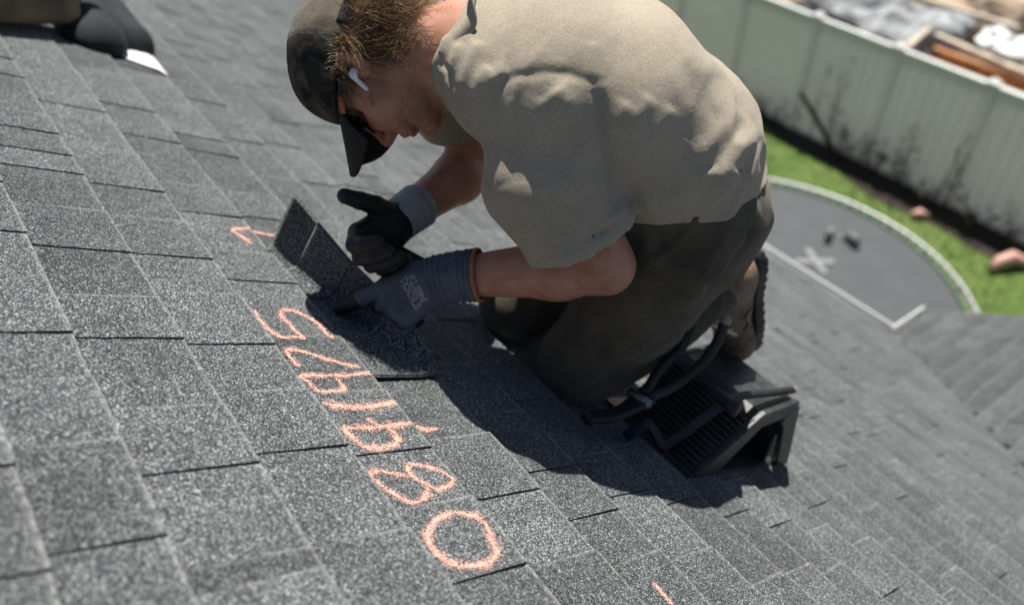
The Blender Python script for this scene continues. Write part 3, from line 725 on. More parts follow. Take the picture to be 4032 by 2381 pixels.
# ---------------------------------------------------------------- the worker: joints in metres
hc = V(0.871, 1.121, -0.044)                                   # head centre, between the ears
hL, hF, hU = nrm(V(-.735, -.635, .238)), nrm(V(-.213, -.117, -.970)), nrm(V(-.644, .763, .050))
HB = np.stack([hL, hF, hU], 1)
def hp(l, f, u): return hc + HB @ np.array([l, f, u]) * 1.012
HS = 1.012                                                   # head scale
C7 = V(0.966, 1.030, 0.043)
Lsh, Lel, Lwr = V(1.010, 0.840, -0.062), V(1.058, 0.743, -0.300), V(0.862, 0.935, -0.358)
Rsh, Rel, Rwr = V(1.003, 1.198, -0.052), V(1.115, 1.198, -0.354), V(0.879, 1.095, -0.332)
Lhip, Lkn, Lan = V(1.246, 0.740, -0.325), V(1.109, 0.832, -0.616), V(1.385, .760, -.510)
Rhip, Rkn, Ran = V(1.332, 0.922, -0.354), V(1.105, 1.035, -0.607), V(1.450, 1.080, -.700)
st_ = lambda c, L, w, d, v: (V(*c), nrm(V(*L)), w, d, v)
TORSO = [st_((1.312, 0.814, -0.370), (-.22, -.97, -.05), 0.160, 0.088, 0.106),
         st_((1.314, 0.823, -0.309), (-.22, -.97, -.05), 0.178, 0.120, 0.133),
         st_((1.265, 0.848, -0.190), (-.20, -.97, -.06), 0.178, 0.142, 0.159),
         st_((1.178, 0.901, -0.094), (-.16, -.97, -.08), 0.182, 0.140, 0.148),
         st_((1.088, 0.959, -0.047), (-.10, -.98, -.10), 0.187, 0.133, 0.125),
         st_((1.024, 1.002, -0.036), (-.05, -.98, -.10), 0.164, 0.111, 0.095),
         st_((0.987, 1.023, -0.026), (-.05, -.98, -.10), 0.085, 0.069, 0.058)]
def torso_d(P): return sweep(P, TORSO)

# hands: wrist, direction to the knuckles, back-of-hand normal, side (thumb) axis
def hand_frame(w, d, nb, thumb_sign):
    d = nrm(d); nb = nrm(np.asarray(nb) - (np.asarray(nb) @ d) * d); th = np.cross(d, nb) * thumb_sign
    return w, d, nb, th
def finger(base, d, nb, lens, bends, spread=0, th=None):
    pts = [base]; ang = 0
    dd = nrm(d + (th * spread if th is not None else 0))
    for ln, b in zip(lens, bends):
        ang += math.radians(b); pts.append(pts[-1] + ln * (math.cos(ang) * dd - math.sin(ang) * nb))
    return pts
def hand_chains(fr, curls, thumb, s=1.06):
    w, d, nb, th = fr; out = []
    K = [(.034, .094), (.012, .098), (-.010, .093), (-.030, .084)]; LN = [(.042, .026, .022), (.046, .029, .023), (.043, .027, .022), (.034, .021, .020)]
    for (o, l), ln, b in zip(K, LN, curls):
        base = w + s * (d * l + th * o)
        out.append((finger(base, d, nb, [x * s for x in ln], b[:3], b[3] if len(b) > 3 else 0, th), [.0105 * s, .0098 * s, .0090 * s, .0080 * s]))
    tb = [w + s * (d * .022 + th * .024 - nb * .006)] + [w + s * (d * q[0] + th * q[1] - nb * q[2]) for q in thumb]
    out.append((tb, [.016 * s, .0135 * s, .0115 * s, .0095 * s]))
    return out
def hand_d(P, fr, chains, s=1.06):
    w, d, nb, th = fr
    g = rcone(P, w - d * .03, w + d * .02 * s, .029 * s, .028 * s)
    for o, l in ((.032, .090), (.011, .094), (-.010, .090), (-.029, .082)):
        g = smin(g, rcone(P, w + s * (d * .018 + th * o * .55), w + s * (d * l + th * o), .0175 * s, .0125 * s), .016)
    for pts, rs in chains: g = smin(g, chain(P, pts, rs, .004), .007)
    return g
LHF = hand_frame(Lwr, V(-.078, .034, -.046), V(-.42, -.52, .74), 1)
RHF = hand_frame(Rwr, V(-.095, -.035, -.010), V(.35, .85, -.2), -1)
LHC = hand_chains(LHF, [(2, 8, 8, .10), (40, 34, 20), (50, 40, 22), (58, 42, 24, -.10)], [(.055, .045, .020), (.085, .050, .034), (.108, .046, .044)])
RHC = hand_chains(RHF, [(40, 50, 30), (45, 55, 35), (52, 55, 35), (60, 55, 35)], [(.042, .052, .008), (.064, .076, .006), (.082, .096, .002)])

def head_d(P):
    q = (P - hc) @ HB / HS; A = np.abs(q[:, 0]); m = np.stack([A, q[:, 1], q[:, 2]], 1)
    d = ell(q, (0, -.010, .035), (.075, .097, .090))
    d = smin(d, ell(q, (0, .040, -.030), (.060, .055, .072)), .035)
    d = smin(d, rcone(m, (.048, -.002, -.055), (.012, .072, -.102), .022, .017), .028)
    d = smin(d, ell(q, (0, .082, -.103), (.021, .017, .016)), .016)
    d = smin(d, rcone(m, (.030, .070, -.030), (.050, .035, -.010), .022, .022), .025)
    d = smin(d, rcone(m, (.008, .096, .026), (.045, .080, .026), .010, .010), .014)
    d = smax(d, -ell(m, (.031, .104, .006), (.017, .016, .012)), .012)
    d = smin(d, ell(m, (.031, .082, .006), (.0125, .0125, .0125)), .004)
    d = smin(d, rcone(q, (0, .094, .012), (0, .121, -.028), .0080, .0112), .010)
    d = smin(d, ell(m, (.0115, .108, -.034), (.0088, .0105, .0085)), .006)
    d = smax(d, -ell(m, (.0065, .113, -.041), (.0035, .0055, .004)), .003)
    d = smin(d, ell(q, (0, .093, -.058), (.026, .014, .012)), .012)
    d = smin(d, ell(q, (0, .1015, -.0620), (.022, .0085, .0052)), .005)
    d = smin(d, ell(q, (0, .0985, -.0730), (.019, .0085, .0060)), .005)
    d = smax(d, -ell(q, (0, .108, -.0672), (.024, .012, .0011)), .003)
    # ears
    a = math.radians(14); E = np.array([[1, 0, 0], [0, math.cos(a), -math.sin(a)], [0, math.sin(a), math.cos(a)]])
    e = ell(m, (.079, -.012, .002), (.0105, .0190, .0320), E)
    e = smax(e, -ell(m, (.0905, -.008, .006), (.0085, .0120, .0215), E), .004)
    e = smin(e, ell(m, (.079, .004, -.002), (.006, .005, .007)), .004)
    d = smin(d, e, .006) * HS
    # neck
    d = smin(d, rcone(P, hp(0, -.022, -.045), C7 + V(.015, -.005, -.052), .058, .067), .030)
    d = smin(d, rcone(P, hp(0, .030, -.085), C7 + V(.0, -.01, -.095), .030, .04), .03)
    return d
def body_d(P):
    d = torso_d(P) + .006
    d = smin(d, head_d(P), .03)
    for s in ((Lsh, Lel, Lwr), (Rsh, Rel, Rwr)):
        a, e, w = s; mid = e + (w - e) * .28
        arm = chain(P, [a, a + (e - a) * .45, e, mid, w], [.068, .049, .0440, .0490, .0305], .02)
        d = smin(d, arm, .03)
    for a, kn, an in ((Lhip, Lkn, Lan), (Rhip, Rkn, Ran)):
        d = smin(d, chain(P, [a, kn, kn + (an - kn) * .35, an], [.078, .056, .054, .040], .03), .02)
    d = smin(d, hand_d(P, LHF, LHC), .012); d = smin(d, hand_d(P, RHF, RHC), .012)
    return d
SLV = [V(1.010, 0.842, -0.068), V(0.992, 0.812, -0.140), V(1.018, .772, -.246)]
RSLV = [V(1.006, 1.193, -0.057), V(1.051, 1.193, -0.179), V(1.088, 1.193, -0.296)]
FOLDS_SHIRT = [(-0.004, 0.0055, [[0.999, 1.145, 0.02], [0.984, 1.099, -0.021], [0.904, 0.947, 0.002], [0.898, 0.923, -0.022]]),
 (0.003, 0.006, [[0.991, 1.149, 0.02], [0.978, 1.107, -0.022], [0.902, 0.955, -0.007], [0.896, 0.935, -0.03]]),
 (0.005, 0.008, [[0.974, 1.108, -0.032], [0.982, 1.103, -0.012], [0.987, 1.096, 0.017]]),
 (0.005, 0.008, [[0.909, 0.974, 0.01], [0.919, 0.977, 0.028], [0.996, 1.091, -0.008]]),
 (0.006, 0.009, [[0.9, 0.909, -0.015], [0.911, 0.909, 0.01], [0.923, 0.913, 0.029], [0.94, 0.916, 0.046]]),
 (0.006, 0.009, [[0.906, 0.887, -0.016], [0.917, 0.885, 0.005], [0.933, 0.882, 0.022]]),
 (0.004, 0.009, [[0.915, 0.878, -0.007], [0.933, 0.87, 0.011], [0.948, 0.858, 0.022]]),
 (0.005, 0.008, [[0.903, 0.944, -0.001], [0.913, 0.943, 0.02], [0.925, 0.947, 0.036]]),
 (-0.004, 0.006, [[0.904, 0.893, -0.042], [0.92, 0.873, -0.004], [0.95, 0.844, 0.018], [0.982, 0.816, 0.026], [1.003, 0.797, 0.025], [1.037, 0.779, 0.01]]),
 (0.003, 0.01, [[1.037, 0.78, 0.012], [1.044, 0.795, 0.035], [1.054, 0.812, 0.053]]),
 (0.009, 0.015, [[1.0, 0.769, -0.072], [1.016, 0.763, -0.077], [1.031, 0.754, -0.098]]),
 (0.009, 0.014, [[0.978, 0.752, -0.13], [1.004, 0.749, -0.126], [1.029, 0.741, -0.143]]),
 (0.008, 0.014, [[0.968, 0.745, -0.176], [0.995, 0.738, -0.168], [1.03, 0.731, -0.174]]),
 (0.009, 0.015, [[0.981, 0.8, 0.008], [0.989, 0.786, -0.009], [0.995, 0.776, -0.038]]),
 (0.006, 0.012, [[1.012, 0.761, -0.094], [1.005, 0.755, -0.112], [1.012, 0.745, -0.133]]),
 (-0.011, 0.009, [[1.038, 0.774, 0.001], [1.035, 0.763, -0.035], [1.04, 0.754, -0.079], [1.051, 0.745, -0.136], [1.056, 0.724, -0.187]]),
 (0.005, 0.011, [[1.031, 0.775, -0.002], [1.029, 0.764, -0.039], [1.033, 0.756, -0.083], [1.041, 0.744, -0.137], [1.045, 0.727, -0.181]]),
 (-0.012, 0.009, [[0.903, 0.886, -0.036], [0.909, 0.912, -0.076]]),
 (0.004, 0.018, [[0.986, 0.803, 0.018], [0.991, 0.784, -0.009], [0.995, 0.775, -0.048], [1.0, 0.767, -0.085], [0.994, 0.753, -0.119]]),
 (0.006, 0.016, [[1.006, 0.768, -0.066], [1.016, 0.758, -0.1], [1.014, 0.744, -0.136], [1.013, 0.731, -0.177]]),
 (0.005, 0.014, [[0.981, 0.765, -0.105], [0.977, 0.75, -0.14], [0.975, 0.74, -0.181]]),
 (0.004, 0.018, [[0.933, 0.813, -0.078], [0.914, 0.801, -0.114], [0.908, 0.783, -0.154]]),
 (0.004, 0.018, [[0.917, 0.861, -0.046], [0.911, 0.843, -0.091], [0.901, 0.81, -0.122]]),
 (0.003, 0.02, [[0.966, 0.81, -0.002], [0.955, 0.798, -0.057], [0.943, 0.777, -0.112]]),
 (0.004, 0.012, [[1.044, 0.753, -0.066], [1.06, 0.749, -0.039], [1.077, 0.749, -0.02]]),
 (0.004, 0.012, [[1.064, 0.739, -0.061], [1.089, 0.735, -0.032], [1.108, 0.737, -0.015]]),
 (0.004, 0.014, [[1.091, 0.721, -0.095], [1.112, 0.717, -0.055], [1.136, 0.721, -0.032]]),
 (0.003, 0.014, [[1.129, 0.707, -0.11], [1.159, 0.704, -0.081]]),
 (0.008, 0.019, [[1.194, 0.666, -0.167], [1.217, 0.666, -0.139], [1.249, 0.673, -0.118], [1.305, 0.694, -0.107]]),
 (0.007, 0.016, [[1.264, 0.657, -0.179], [1.304, 0.67, -0.172]]),
 (-0.006, 0.015, [[1.236, 0.659, -0.154], [1.265, 0.666, -0.137], [1.316, 0.689, -0.126]]),
 (-0.005, 0.016, [[1.171, 0.682, -0.142], [1.199, 0.676, -0.128], [1.228, 0.681, -0.108], [1.283, 0.7, -0.09]]),
 (0.005, 0.016, [[1.157, 0.693, -0.127], [1.186, 0.69, -0.104], [1.23, 0.698, -0.084], [1.278, 0.717, -0.073]]),
 (0.005, 0.018, [[1.185, 0.745, 0.0], [1.301, 0.769, -0.048]]),
 (0.004, 0.018, [[1.182, 0.76, 0.016], [1.287, 0.781, -0.032]]),
 (0.005, 0.018, [[1.217, 0.715, -0.059], [1.328, 0.756, -0.069]]),
 (0.008, 0.011, [[1.206, 0.661, -0.194], [1.222, 0.66, -0.158], [1.236, 0.662, -0.143]]),
 (0.006, 0.012, [[1.04, 0.726, -0.182], [1.123, 0.715, -0.192], [1.171, 0.677, -0.167]]),
 (-0.0035, 0.006, [[1.04, 0.755, -0.067], [1.07, 0.734, -0.069], [1.119, 0.711, -0.094], [1.177, 0.685, -0.125], [1.226, 0.662, -0.146]]),
 (0.006, 0.012, [[1.159, 0.687, -0.149], [1.197, 0.672, -0.137], [1.216, 0.665, -0.144]]),
 (-0.0035, 0.006, [[0.933, 0.76, -0.202], [0.956, 0.739, -0.208], [0.998, 0.718, -0.207], [1.054, 0.717, -0.195]])]
FOLDS_PANTS = [(0.014, 0.0242, [[1.053, 0.769, -0.584], [1.11, 0.706, -0.453], [1.177, 0.665, -0.347], [1.225, 0.643, -0.278]]),
 (-0.0112, 0.0154, [[1.143, 0.728, -0.277], [1.159, 0.697, -0.278], [1.186, 0.66, -0.301]]),
 (0.0098, 0.0154, [[1.184, 0.664, -0.385], [1.212, 0.643, -0.306], [1.264, 0.641, -0.253]]),
 (-0.0126, 0.0154, [[1.2, 0.655, -0.369], [1.233, 0.636, -0.303], [1.283, 0.641, -0.253]]),
 (0.0098, 0.0154, [[1.077, 0.842, -0.486], [1.078, 0.755, -0.453], [1.112, 0.713, -0.421]]),
 (-0.0098, 0.0154, [[1.062, 0.798, -0.507], [1.084, 0.736, -0.491], [1.121, 0.697, -0.452]]),
 (0.0084, 0.0154, [[1.136, 0.754, -0.316], [1.147, 0.705, -0.324], [1.176, 0.666, -0.338]]),
 (-0.0112, 0.0154, [[1.183, 0.721, -0.579], [1.193, 0.682, -0.49], [1.298, 0.717, -0.522]]),
 (-0.0084, 0.0132, [[1.043, 0.807, -0.555], [1.065, 0.763, -0.554], [1.095, 0.731, -0.535]]),
 (0.0084, 0.0132, [[1.215, 0.66, -0.243], [1.259, 0.651, -0.232], [1.301, 0.654, -0.228]]),
 (0.007, 0.0132, [[1.123, 0.732, -0.366], [1.153, 0.682, -0.383], [1.186, 0.66, -0.366]])]

sa_ = nrm(SLV[2] - SLV[0])
CR_SHIRT = [(SLV[2] - sa_ * .03, .10, nrm(sa_ + V(.5, .2, 0)), .0060, 60), (SLV[1] + V(.02, -.05, -.04), .07, sa_, .0025, 55), (V(1.30, .70, -.20), .16, nrm(V(.55, -.2, .75)), .0060, 50), (V(1.14, .70, -.14), .11, nrm(V(.5, .3, .7)), .0030, 46), (V(.945, .86, -.01), .08, nrm(V(.5, .1, .8)), .0030, 70)]
CR_PANTS = [(Lhip + V(-.02, -.08, -.02), .13, nrm(V(.75, -.1, .5)), .0130, 50), (Lkn + V(.05, -.05, .03), .13, nrm(V(.9, 0, .3)), .0120, 52), ((Lkn + Lan) / 2, .14, nrm(V(.3, .1, .9)), .0110, 56), ((Lkn + Lhip) / 2 + V(0, -.08, 0), .12, nrm(Lhip - Lkn), .0085, 46)]
SX = V(.98, -.16, .0)
def left_sleeve(P, g=0.0):
    """flat draped sleeve: wide along the body, shallow across it"""
    ax = nrm(SLV[2] - SLV[1]); e = SLV[2] + ax * .05
    return sweep(P, [st_(V(1.022, .868, -.062), SX, .092 + g, .066 + g, .070 + g), st_(V(1.000, .815, -.150), SX, .112 + g, .062 + g, .072 + g), st_(SLV[2] + V(.010, 0, 0), SX, .089 + g, .066 + g, .068 + g), st_(e + V(.012, 0, 0), SX, .084 + g, .066 + g, .066 + g)], .03)
def shirt_base(P):
    d = torso_d(P) - .010
    for sl, R in ((SLV, (.088, .090, .074)), (RSLV, (.090, .083, .066))):
        s = left_sleeve(P) if sl is SLV else chain(P, sl, R, .02)
        ax = nrm(sl[2] - sl[1]); cut = (P - sl[2]) @ ax
        s = smax(s, cut, .004)
        inner = left_sleeve(P, -.0105) if sl is SLV else None
        s = smax(s, -np.maximum(inner if inner is not None else chain(P, [sl[1], sl[2], sl[2] + ax * .05], [R[1] - .012, R[2] - .0105, R[2] - .0095], .01), -cut - .05), .003)
        s = s + .0022 * np.exp(-((cut + .024) / .0035) ** 2)          # stitched hem of the sleeve
        kk = .012 + .048 * np.clip(1.25 - np.linalg.norm(P - sl[0], axis=1) / .11, 0, 1); d = smin(d, s, kk)
    for a, kn in ((Lhip, Lkn), (Rhip, Rkn)):
        d = smin(d, rcone(P, a, a + (kn - a) * .35, .113, .110), .03)
    # hem
    hemax = nrm(V(.17, .02, -.985)); cut = (P - V(1.17, .678, -.236)) @ hemax + .006 * np.sin(P[:, 0] * 38 + P[:, 1] * 20)
    d = smax(d, cut, .004)
    # neck opening
    d = smax(d, -rcone(P, hp(0, -.02, -.05), C7 + V(.0, .0, -.032), .064, .066), .006)
    return d
def shirt_d(P):
    d = shirt_base(P)
    d = crumple(P, folds(P, d, FOLDS_SHIRT), CR_SHIRT, 61); return d - .0012 * wav(P, 3, 60) - .0005 * wav(P, 5, 140)
def pants_base(P):
    d = torso_d(P) - .0075
    cut = (P - V(1.24, .836, -.140)) @ nrm(V(-.42, .06, .90)); d = smax(d, cut, .004)
    for a, kn, an in ((Lhip, Lkn, Lan), (Rhip, Rkn, Ran)):
        d = smin(d, chain(P, [a, a + (kn - a) * .5, kn, kn + (an - kn) * .4, an - nrm(an - kn) * .02], [.101, .098, .080, .076, .060], .03), .035)
    return d
def pants_d(P):
    d = pants_base(P)
    d = crumple(P, folds(P, d, FOLDS_PANTS), CR_PANTS, 81); return d - .0022 * wav(P, 11, 45) - .001 * wav(P, 12, 110)
def iso_obj(name, fn, lo, hi, h, mat, parent=None):
    v, q = isomesh(fn, lo, hi, h)
    me = bpy.data.meshes.new(name); me.vertices.add(len(v)); me.vertices.foreach_set('co', v.ravel())
    me.loops.add(q.size); me.loops.foreach_set('vertex_index', q.ravel().astype(np.int32))
    me.polygons.add(len(q)); me.polygons.foreach_set('loop_start', np.arange(0, q.size, 4, dtype=np.int32))
    me.update(); me.validate()
    return link(name, me, mat, parent, True)
def RL(P):            # world points to roof coordinates
    return np.stack([P @ DN, P[:, 1], P @ NR], 1)
# black bag, brown pouch, white sheet
def bag_d(P):
    q = RL(P); d = rcone(q, (.905, 2.52, .0), (.90, 2.95, .0), .075, .09); d = smin(d, rcone(q, (.78, 2.42, .0), (.80, 2.95, .02), .09, .11), .04)
    return smax(d - .004 * wav(P, 21, 30), -(q[:, 2] - .008), .01)
b = iso_obj('tool_bag', bag_d, (.3, 2.2, -.75), (1.1, 3.1, .1), .012, bagm); tag(b, 'black soft tool bag lying under the brown pouch', 'bag')
def pouch_d(P):
    q = RL(P); d = rcone(q, (.44, 2.36, .09), (.68, 2.47, .13), .10, .055); d = smin(d, rcone(q, (.66, 2.46, .12), (.765, 2.50, .135), .05, .016), .03)
    d = smin(d, rcone(q, (.46, 2.30, .05), (.70, 2.42, .07), .05, .03), .03)
    return smax(d - .005 * wav(P, 22, 40), -(q[:, 2] - .012), .01)
b = iso_obj('tool_pouch', pouch_d, (.15, 2.1, -.7), (1.0, 2.9, .3), .010, brown); tag(b, 'brown leather tool pouch with pale strap lying on the black bag', 'pouch')
strapm = simple('pale_strap', (.50, .40, .28), .7, var=.2)
MB().tube(catmull([RP(.62, 2.46, .20), RP(.635, 2.42, .185), RP(.645, 2.395, .15), RP(.648, 2.385, .11)], .01), 1.0, 10, flat=(.014, .004), ref=(0, -1, .5)).build('strap', strapm, b, True)
MB().tube(catmull([RP(.70, 2.49, .178), RP(.74, 2.49, .166), RP(.775, 2.495, .146)], .01), 1.0, 10, flat=(.010, .004), ref=(0, -.3, 1)).build('rim_binding', strapm, b, True)
sheetm = simple('white_paper', (.80, .81, .80), .6, var=.05)
vs, fs = [], []
A, B_, Cc = (.945, 2.29), (.985, 2.75), (.76, 2.42)
for i in range(9):
    for j in range(9 - i):
        u, v = i / 8, j / 8; p = np.array(A) * (1 - u - v) + np.array(B_) * u + np.array(Cc) * v
        vs.append(RP(p[0], p[1], surf_h(*p) + .003 + .010 * u * v + .006 * (1 - u - v) ** 3))
row = lambda i: sum(9 - k for k in range(i))
for i in range(8):
    for j in range(8 - i):
        a, c_ = row(i) + j, row(i+1) + j; fs.append((a, c_, a + 1))
        if j < 7 - i: fs.append((c_, c_ + 1, a + 1))
o = mesh_obj('paper_sheet', vs, fs, sheetm); fix_normals(o); m_ = o.modifiers.new('s', 'SOLIDIFY'); m_.thickness = .0012
tag(o, 'white paper sheet corner lying on shingles by the black bag', 'paper')

# ---------------------------------------------------------------- worker: materials
def skin_mat():
    m = Mat('sun_tanned_skin', rough=.5, spec=.4)
    c = m.ramp(m.noise(28, 5, .6), [(.28, (.33, .145, .092)), (.5, (.47, .225, .150)), (.72, (.56, .285, .200))])
    tc = m.n('TexCoord'); at = m.n('Attribute'); at.attribute_name = 'tint'; sp = m.n('SeparateColor'); m.l(at.outputs['Color'], sp.inputs[0])
    stub = m.math('MULTIPLY', sp.outputs[0], m.ramp(m.voro(420, 'Distance'), [(.15, 1), (.5, .35)]))
    c = m.mix(stub, c, (.075, .042, .026))
    c = m.mix(m.math('MULTIPLY', sp.outputs[1], .7), c, (.52, .20, .15)); m.color(c)
    m.b.inputs['Subsurface Weight'].default_value = .12; m.b.inputs['Subsurface Radius'].default_value = (.009, .004, .002); m.b.inputs['Subsurface Scale'].default_value = 1.0
    m.bump(m.noise(420, 3), .25, .0006); return m.m
SKIN = skin_mat()
def cloth_mat(name, dark, mid, light, weave=900, rough=.92, blot=8, bstr=.35):
    m = Mat(name, rough=rough, spec=.15)
    c = m.ramp(m.noise(blot, 5, .6), [(.28, dark), (.5, mid), (.74, light)])
    f = m.ramp(m.noise(260, 4, .75), [(.3, .82), (.7, 1.18)]); c = m.mix(1.0, c, f, 'MULTIPLY'); m.color(c)
    m.b.inputs['Sheen Weight'].default_value = .12; m.b.inputs['Sheen Roughness'].default_value = .6
    p = m.bump(m.noise(34, 5, .6), .30, .005)
    m.bump(m.math('ADD', m.noise(weave, 2), m.noise(210, 3)), bstr, .0012, p); return m.m
SHIRT = cloth_mat('taupe_cotton', (.315, .270, .204), (.365, .314, .240), (.405, .350, .270))
PANTS = cloth_mat('dark_olive_canvas', (.060, .051, .037), (.098, .083, .060), (.150, .127, .092), blot=11)
CAPM0 = cloth_mat('brown_waxed_canvas', (.020, .018, .016), (.040, .036, .030), (.085, .072, .054), blot=26, weave=700)
def camo():
    m = Mat('brown_camouflage_canvas', rough=.9, spec=.15)
    c = m.ramp(m.noise(38, 3, .5), [(.40, (.018, .017, .016)), (.46, (.052, .045, .035)), (.56, (.050, .044, .034)), (.62, (.095, .078, .056))])
    c = m.mix(m.ramp(m.noise(24, 2), [(.52, 0), (.56, 1)]), c, (.030, .032, .024)); c = m.mix(1.0, c, m.ramp(m.noise(300, 3), [(.3, .75), (.7, 1.25)]), 'MULTIPLY'); m.color(c)
    m.bump(m.math('ADD', m.noise(700, 2), m.noise(90, 3)), .4, .0015); return m.m
CAPM = camo()
CAPT = cloth_mat('faded_tan_canvas', (.050, .042, .030), (.092, .078, .055), (.150, .130, .095), blot=34, weave=700)
VISM = simple('black_visor', (.011, .010, .009), .85, var=.3, scale=40, bump=.3, bscale=500)
GLOVB = Mat('slate_blue_knit', rough=.85, spec=.2)
GLOVB.color(GLOVB.ramp(GLOVB.noise(40, 4), [(.3, (.072, .088, .112)), (.7, (.115, .136, .165))])); GLOVB.bump(GLOVB.math('ADD', GLOVB.noise(600, 2), GLOVB.noise(150, 2)), .5, .0012); GLOVB = GLOVB.m
GLOVK = simple('black_nitrile_palm', (.010, .011, .013), .6, var=.3, scale=60, bump=.4, bscale=400)
GLOVG = simple('pale_grey_knit_cuff', (.40, .42, .43), .85, var=.12, scale=60, bump=.5, bscale=500)
ORANGE = simple('orange_trim', (.42, .13, .035), .7, var=.15)

person = iso_obj('person', body_d, (.60, .5, -.85), (1.62, 1.42, .25), .0042, SKIN)
tag(person, 'worker in tan shirt, dark trousers and brown cap kneeling over the lifted shingle', 'person')
me = person.data; n = len(me.vertices); co = np.empty(n * 3); me.vertices.foreach_get('co', co); co = co.reshape(-1, 3)
q = (co - hc) @ HB / HS
beard = np.clip(1 - np.sqrt(((q[:, 1] - .055) / .060) ** 2 + ((q[:, 2] + .095) / .042) ** 2), 0, 1) * 2.2
beard = np.maximum(beard, np.clip(1 - np.sqrt(((q[:, 1] - .015) / .03) ** 2 + ((q[:, 2] + .055) / .05) ** 2), 0, 1) * .8)
lips = np.clip(1 - np.sqrt((q[:, 0] / .024) ** 2 + ((q[:, 2] + .0672) / .012) ** 2), 0, 1) * (q[:, 1] > .085)
beard = np.clip(beard * 1.25, 0, .92) * (1 - lips); beard[np.linalg.norm(co - hc, axis=1) > .16] = 0; lips[np.linalg.norm(co - hc, axis=1) > .16] = 0
rosy = np.clip(lips + .5 * np.clip(1 - np.linalg.norm(q - np.array([0, .118, -.03]), axis=1) / .03, 0, 1) + .5 * np.clip(1 - np.abs(np.abs(q[:, 0]) - .085) / .012, 0, 1) * (np.abs(q[:, 2]) < .04), 0, 1); rosy[np.linalg.norm(co - hc, axis=1) > .16] = 0
at = me.color_attributes.new('tint', 'FLOAT_COLOR', 'POINT'); at.data.foreach_set('color', np.stack([beard, rosy, 0 * beard, 0 * beard + 1], 1).astype(np.float32).ravel())
shirt = iso_obj('shirt', shirt_d, (.78, .5, -.55), (1.6, 1.42, .25), .0038, SHIRT, person)
pants = iso_obj('trousers', pants_d, (.9, .5, -.85), (1.65, 1.42, -.05), .0048, PANTS, person)

# ribbed collar round the neck opening
ax0, ax1 = hp(0, -.02, -.05), C7 + V(.0, .0, -.032); axd = nrm(ax1 - ax0); cu_ = nrm(np.cross(axd, (0, 1, .2))); cv_ = np.cross(axd, cu_)
def ring_pts(grow, push):
    an = np.linspace(0, 2 * math.pi, 73)[:-1]; ts = np.linspace(-.10, .16, 131)
    rd = np.cos(an)[:, None] * cu_ + np.sin(an)[:, None] * cv_
    G_ = ax0 + axd * ts[None, :, None] + rd[:, None, :] * (.0735 + grow)
    dd = (torso_d(G_.reshape(-1, 3)) - .010).reshape(72, 131); k = np.where((dd < push).any(1), (dd < push).argmax(1), 130)
    out = G_[np.arange(72), k]
    for _ in range(6): out = (np.roll(out, 1, 0) + 2 * out + np.roll(out, -1, 0)) / 4
    return out
R0, R1, R2, R3 = ring_pts(-.004, .003), ring_pts(-.001, .0045), ring_pts(.010, .0025), ring_pts(.014, -.004)
vs = np.concatenate([R0, R1, R2, R3]); fs = [(k * 72 + i, k * 72 + (i + 1) % 72, (k + 1) * 72 + (i + 1) % 72, (k + 1) * 72 + i) for k in range(3) for i in range(72)]
o = mesh_obj('collar', vs, fs, SHIRT, shirt, True); fix_normals(o); md = o.modifiers.new('s', 'SOLIDIFY'); md.thickness = .003; md.offset = -1

# ---------------------------------------------------------------- gloves
def glove(fr, chains, name, cuff_len, mat_back, mat_palm, mat_cuff, palm_side, box):
    w, d, nb, th = fr
    def gd(P):
        g = hand_d(P, fr, chains) - .0032
        g = smax(g, -((P - (w - d * .012)) @ d), .003); return g + .0005 * wav(P, 31, 220)
    o = iso_obj(name, gd, box[0], box[1], .0024, mat_back, person); o.data.materials.append(mat_palm)
    me = o.data; nf = len(me.polygons); no = np.empty(nf * 3); me.polygons.foreach_get('normal', no); ce = np.empty(nf * 3); me.polygons.foreach_get('center', ce)
    no = no.reshape(-1, 3); ce = ce.reshape(-1, 3); rel = ce - w
    palm = ((rel @ nb) < -.006 + .010 * np.clip((rel @ d - .05) / .03, 0, 1) * 0) | (rel @ d > .150)
    if palm_side == 'all': palm[:] = True
    me.polygons.foreach_set('material_index', palm.astype(np.int32))
    return o
def cuff(fr, length, r0, r1, mat, trim, parent, elbow, name='cuff'):
    """ribbed knit cuff running from the wrist towards the elbow"""
    w, d, nb, th = fr; ax = nrm(elbow - w); m = MB(); n = 40; pts = []; rs = []
    for i in range(n + 1):
        t = i / n; p = (w + d * .012) * (1 - min(1, t * 1.6)) + (w + ax * length * t) * min(1, t * 1.6) if t < .625 else w + ax * length * t
        pts.append(p); rs.append(r0 + (r1 - r0) * t + .0013 * math.sin(i * 1.15) + .0005 * math.sin(i * 3.1))
    m.tube(pts, rs, 48, cap=False)
    o = m.build(name, mat, parent, True); s = o.modifiers.new('s', 'SOLIDIFY'); s.thickness = .0025; s.offset = -1
    e = MB(); b = w + ax * length; u = nrm(np.cross(ax, (.3, .2, .9))); v = np.cross(ax, u); k = 40
    vs = [b + (r1 + .0012 + .003 * math.cos(c2)) * (math.cos(a) * u + math.sin(a) * v) + ax * .004 * math.sin(c2) for a in np.linspace(0, 2*math.pi, k+1)[:-1] for c2 in np.linspace(0, 2*math.pi, 9)[:-1]]
    e.add(vs, [(i*8+j, ((i+1) % k)*8+j, ((i+1) % k)*8+(j+1) % 8, i*8+(j+1) % 8) for i in range(k) for j in range(8)]); e.build('cuff_trim', trim, o, True)
    return o
lg = glove(LHF, LHC, 'glove', .06, GLOVB, GLOVK, GLOVB, 'under', (Lwr - .2, Lwr + .17))
lg['label'] = 'slate blue knit glove with black palm on the left hand'
cuff(LHF, .066, .0395, .0425, GLOVB, ORANGE, lg, Lel)
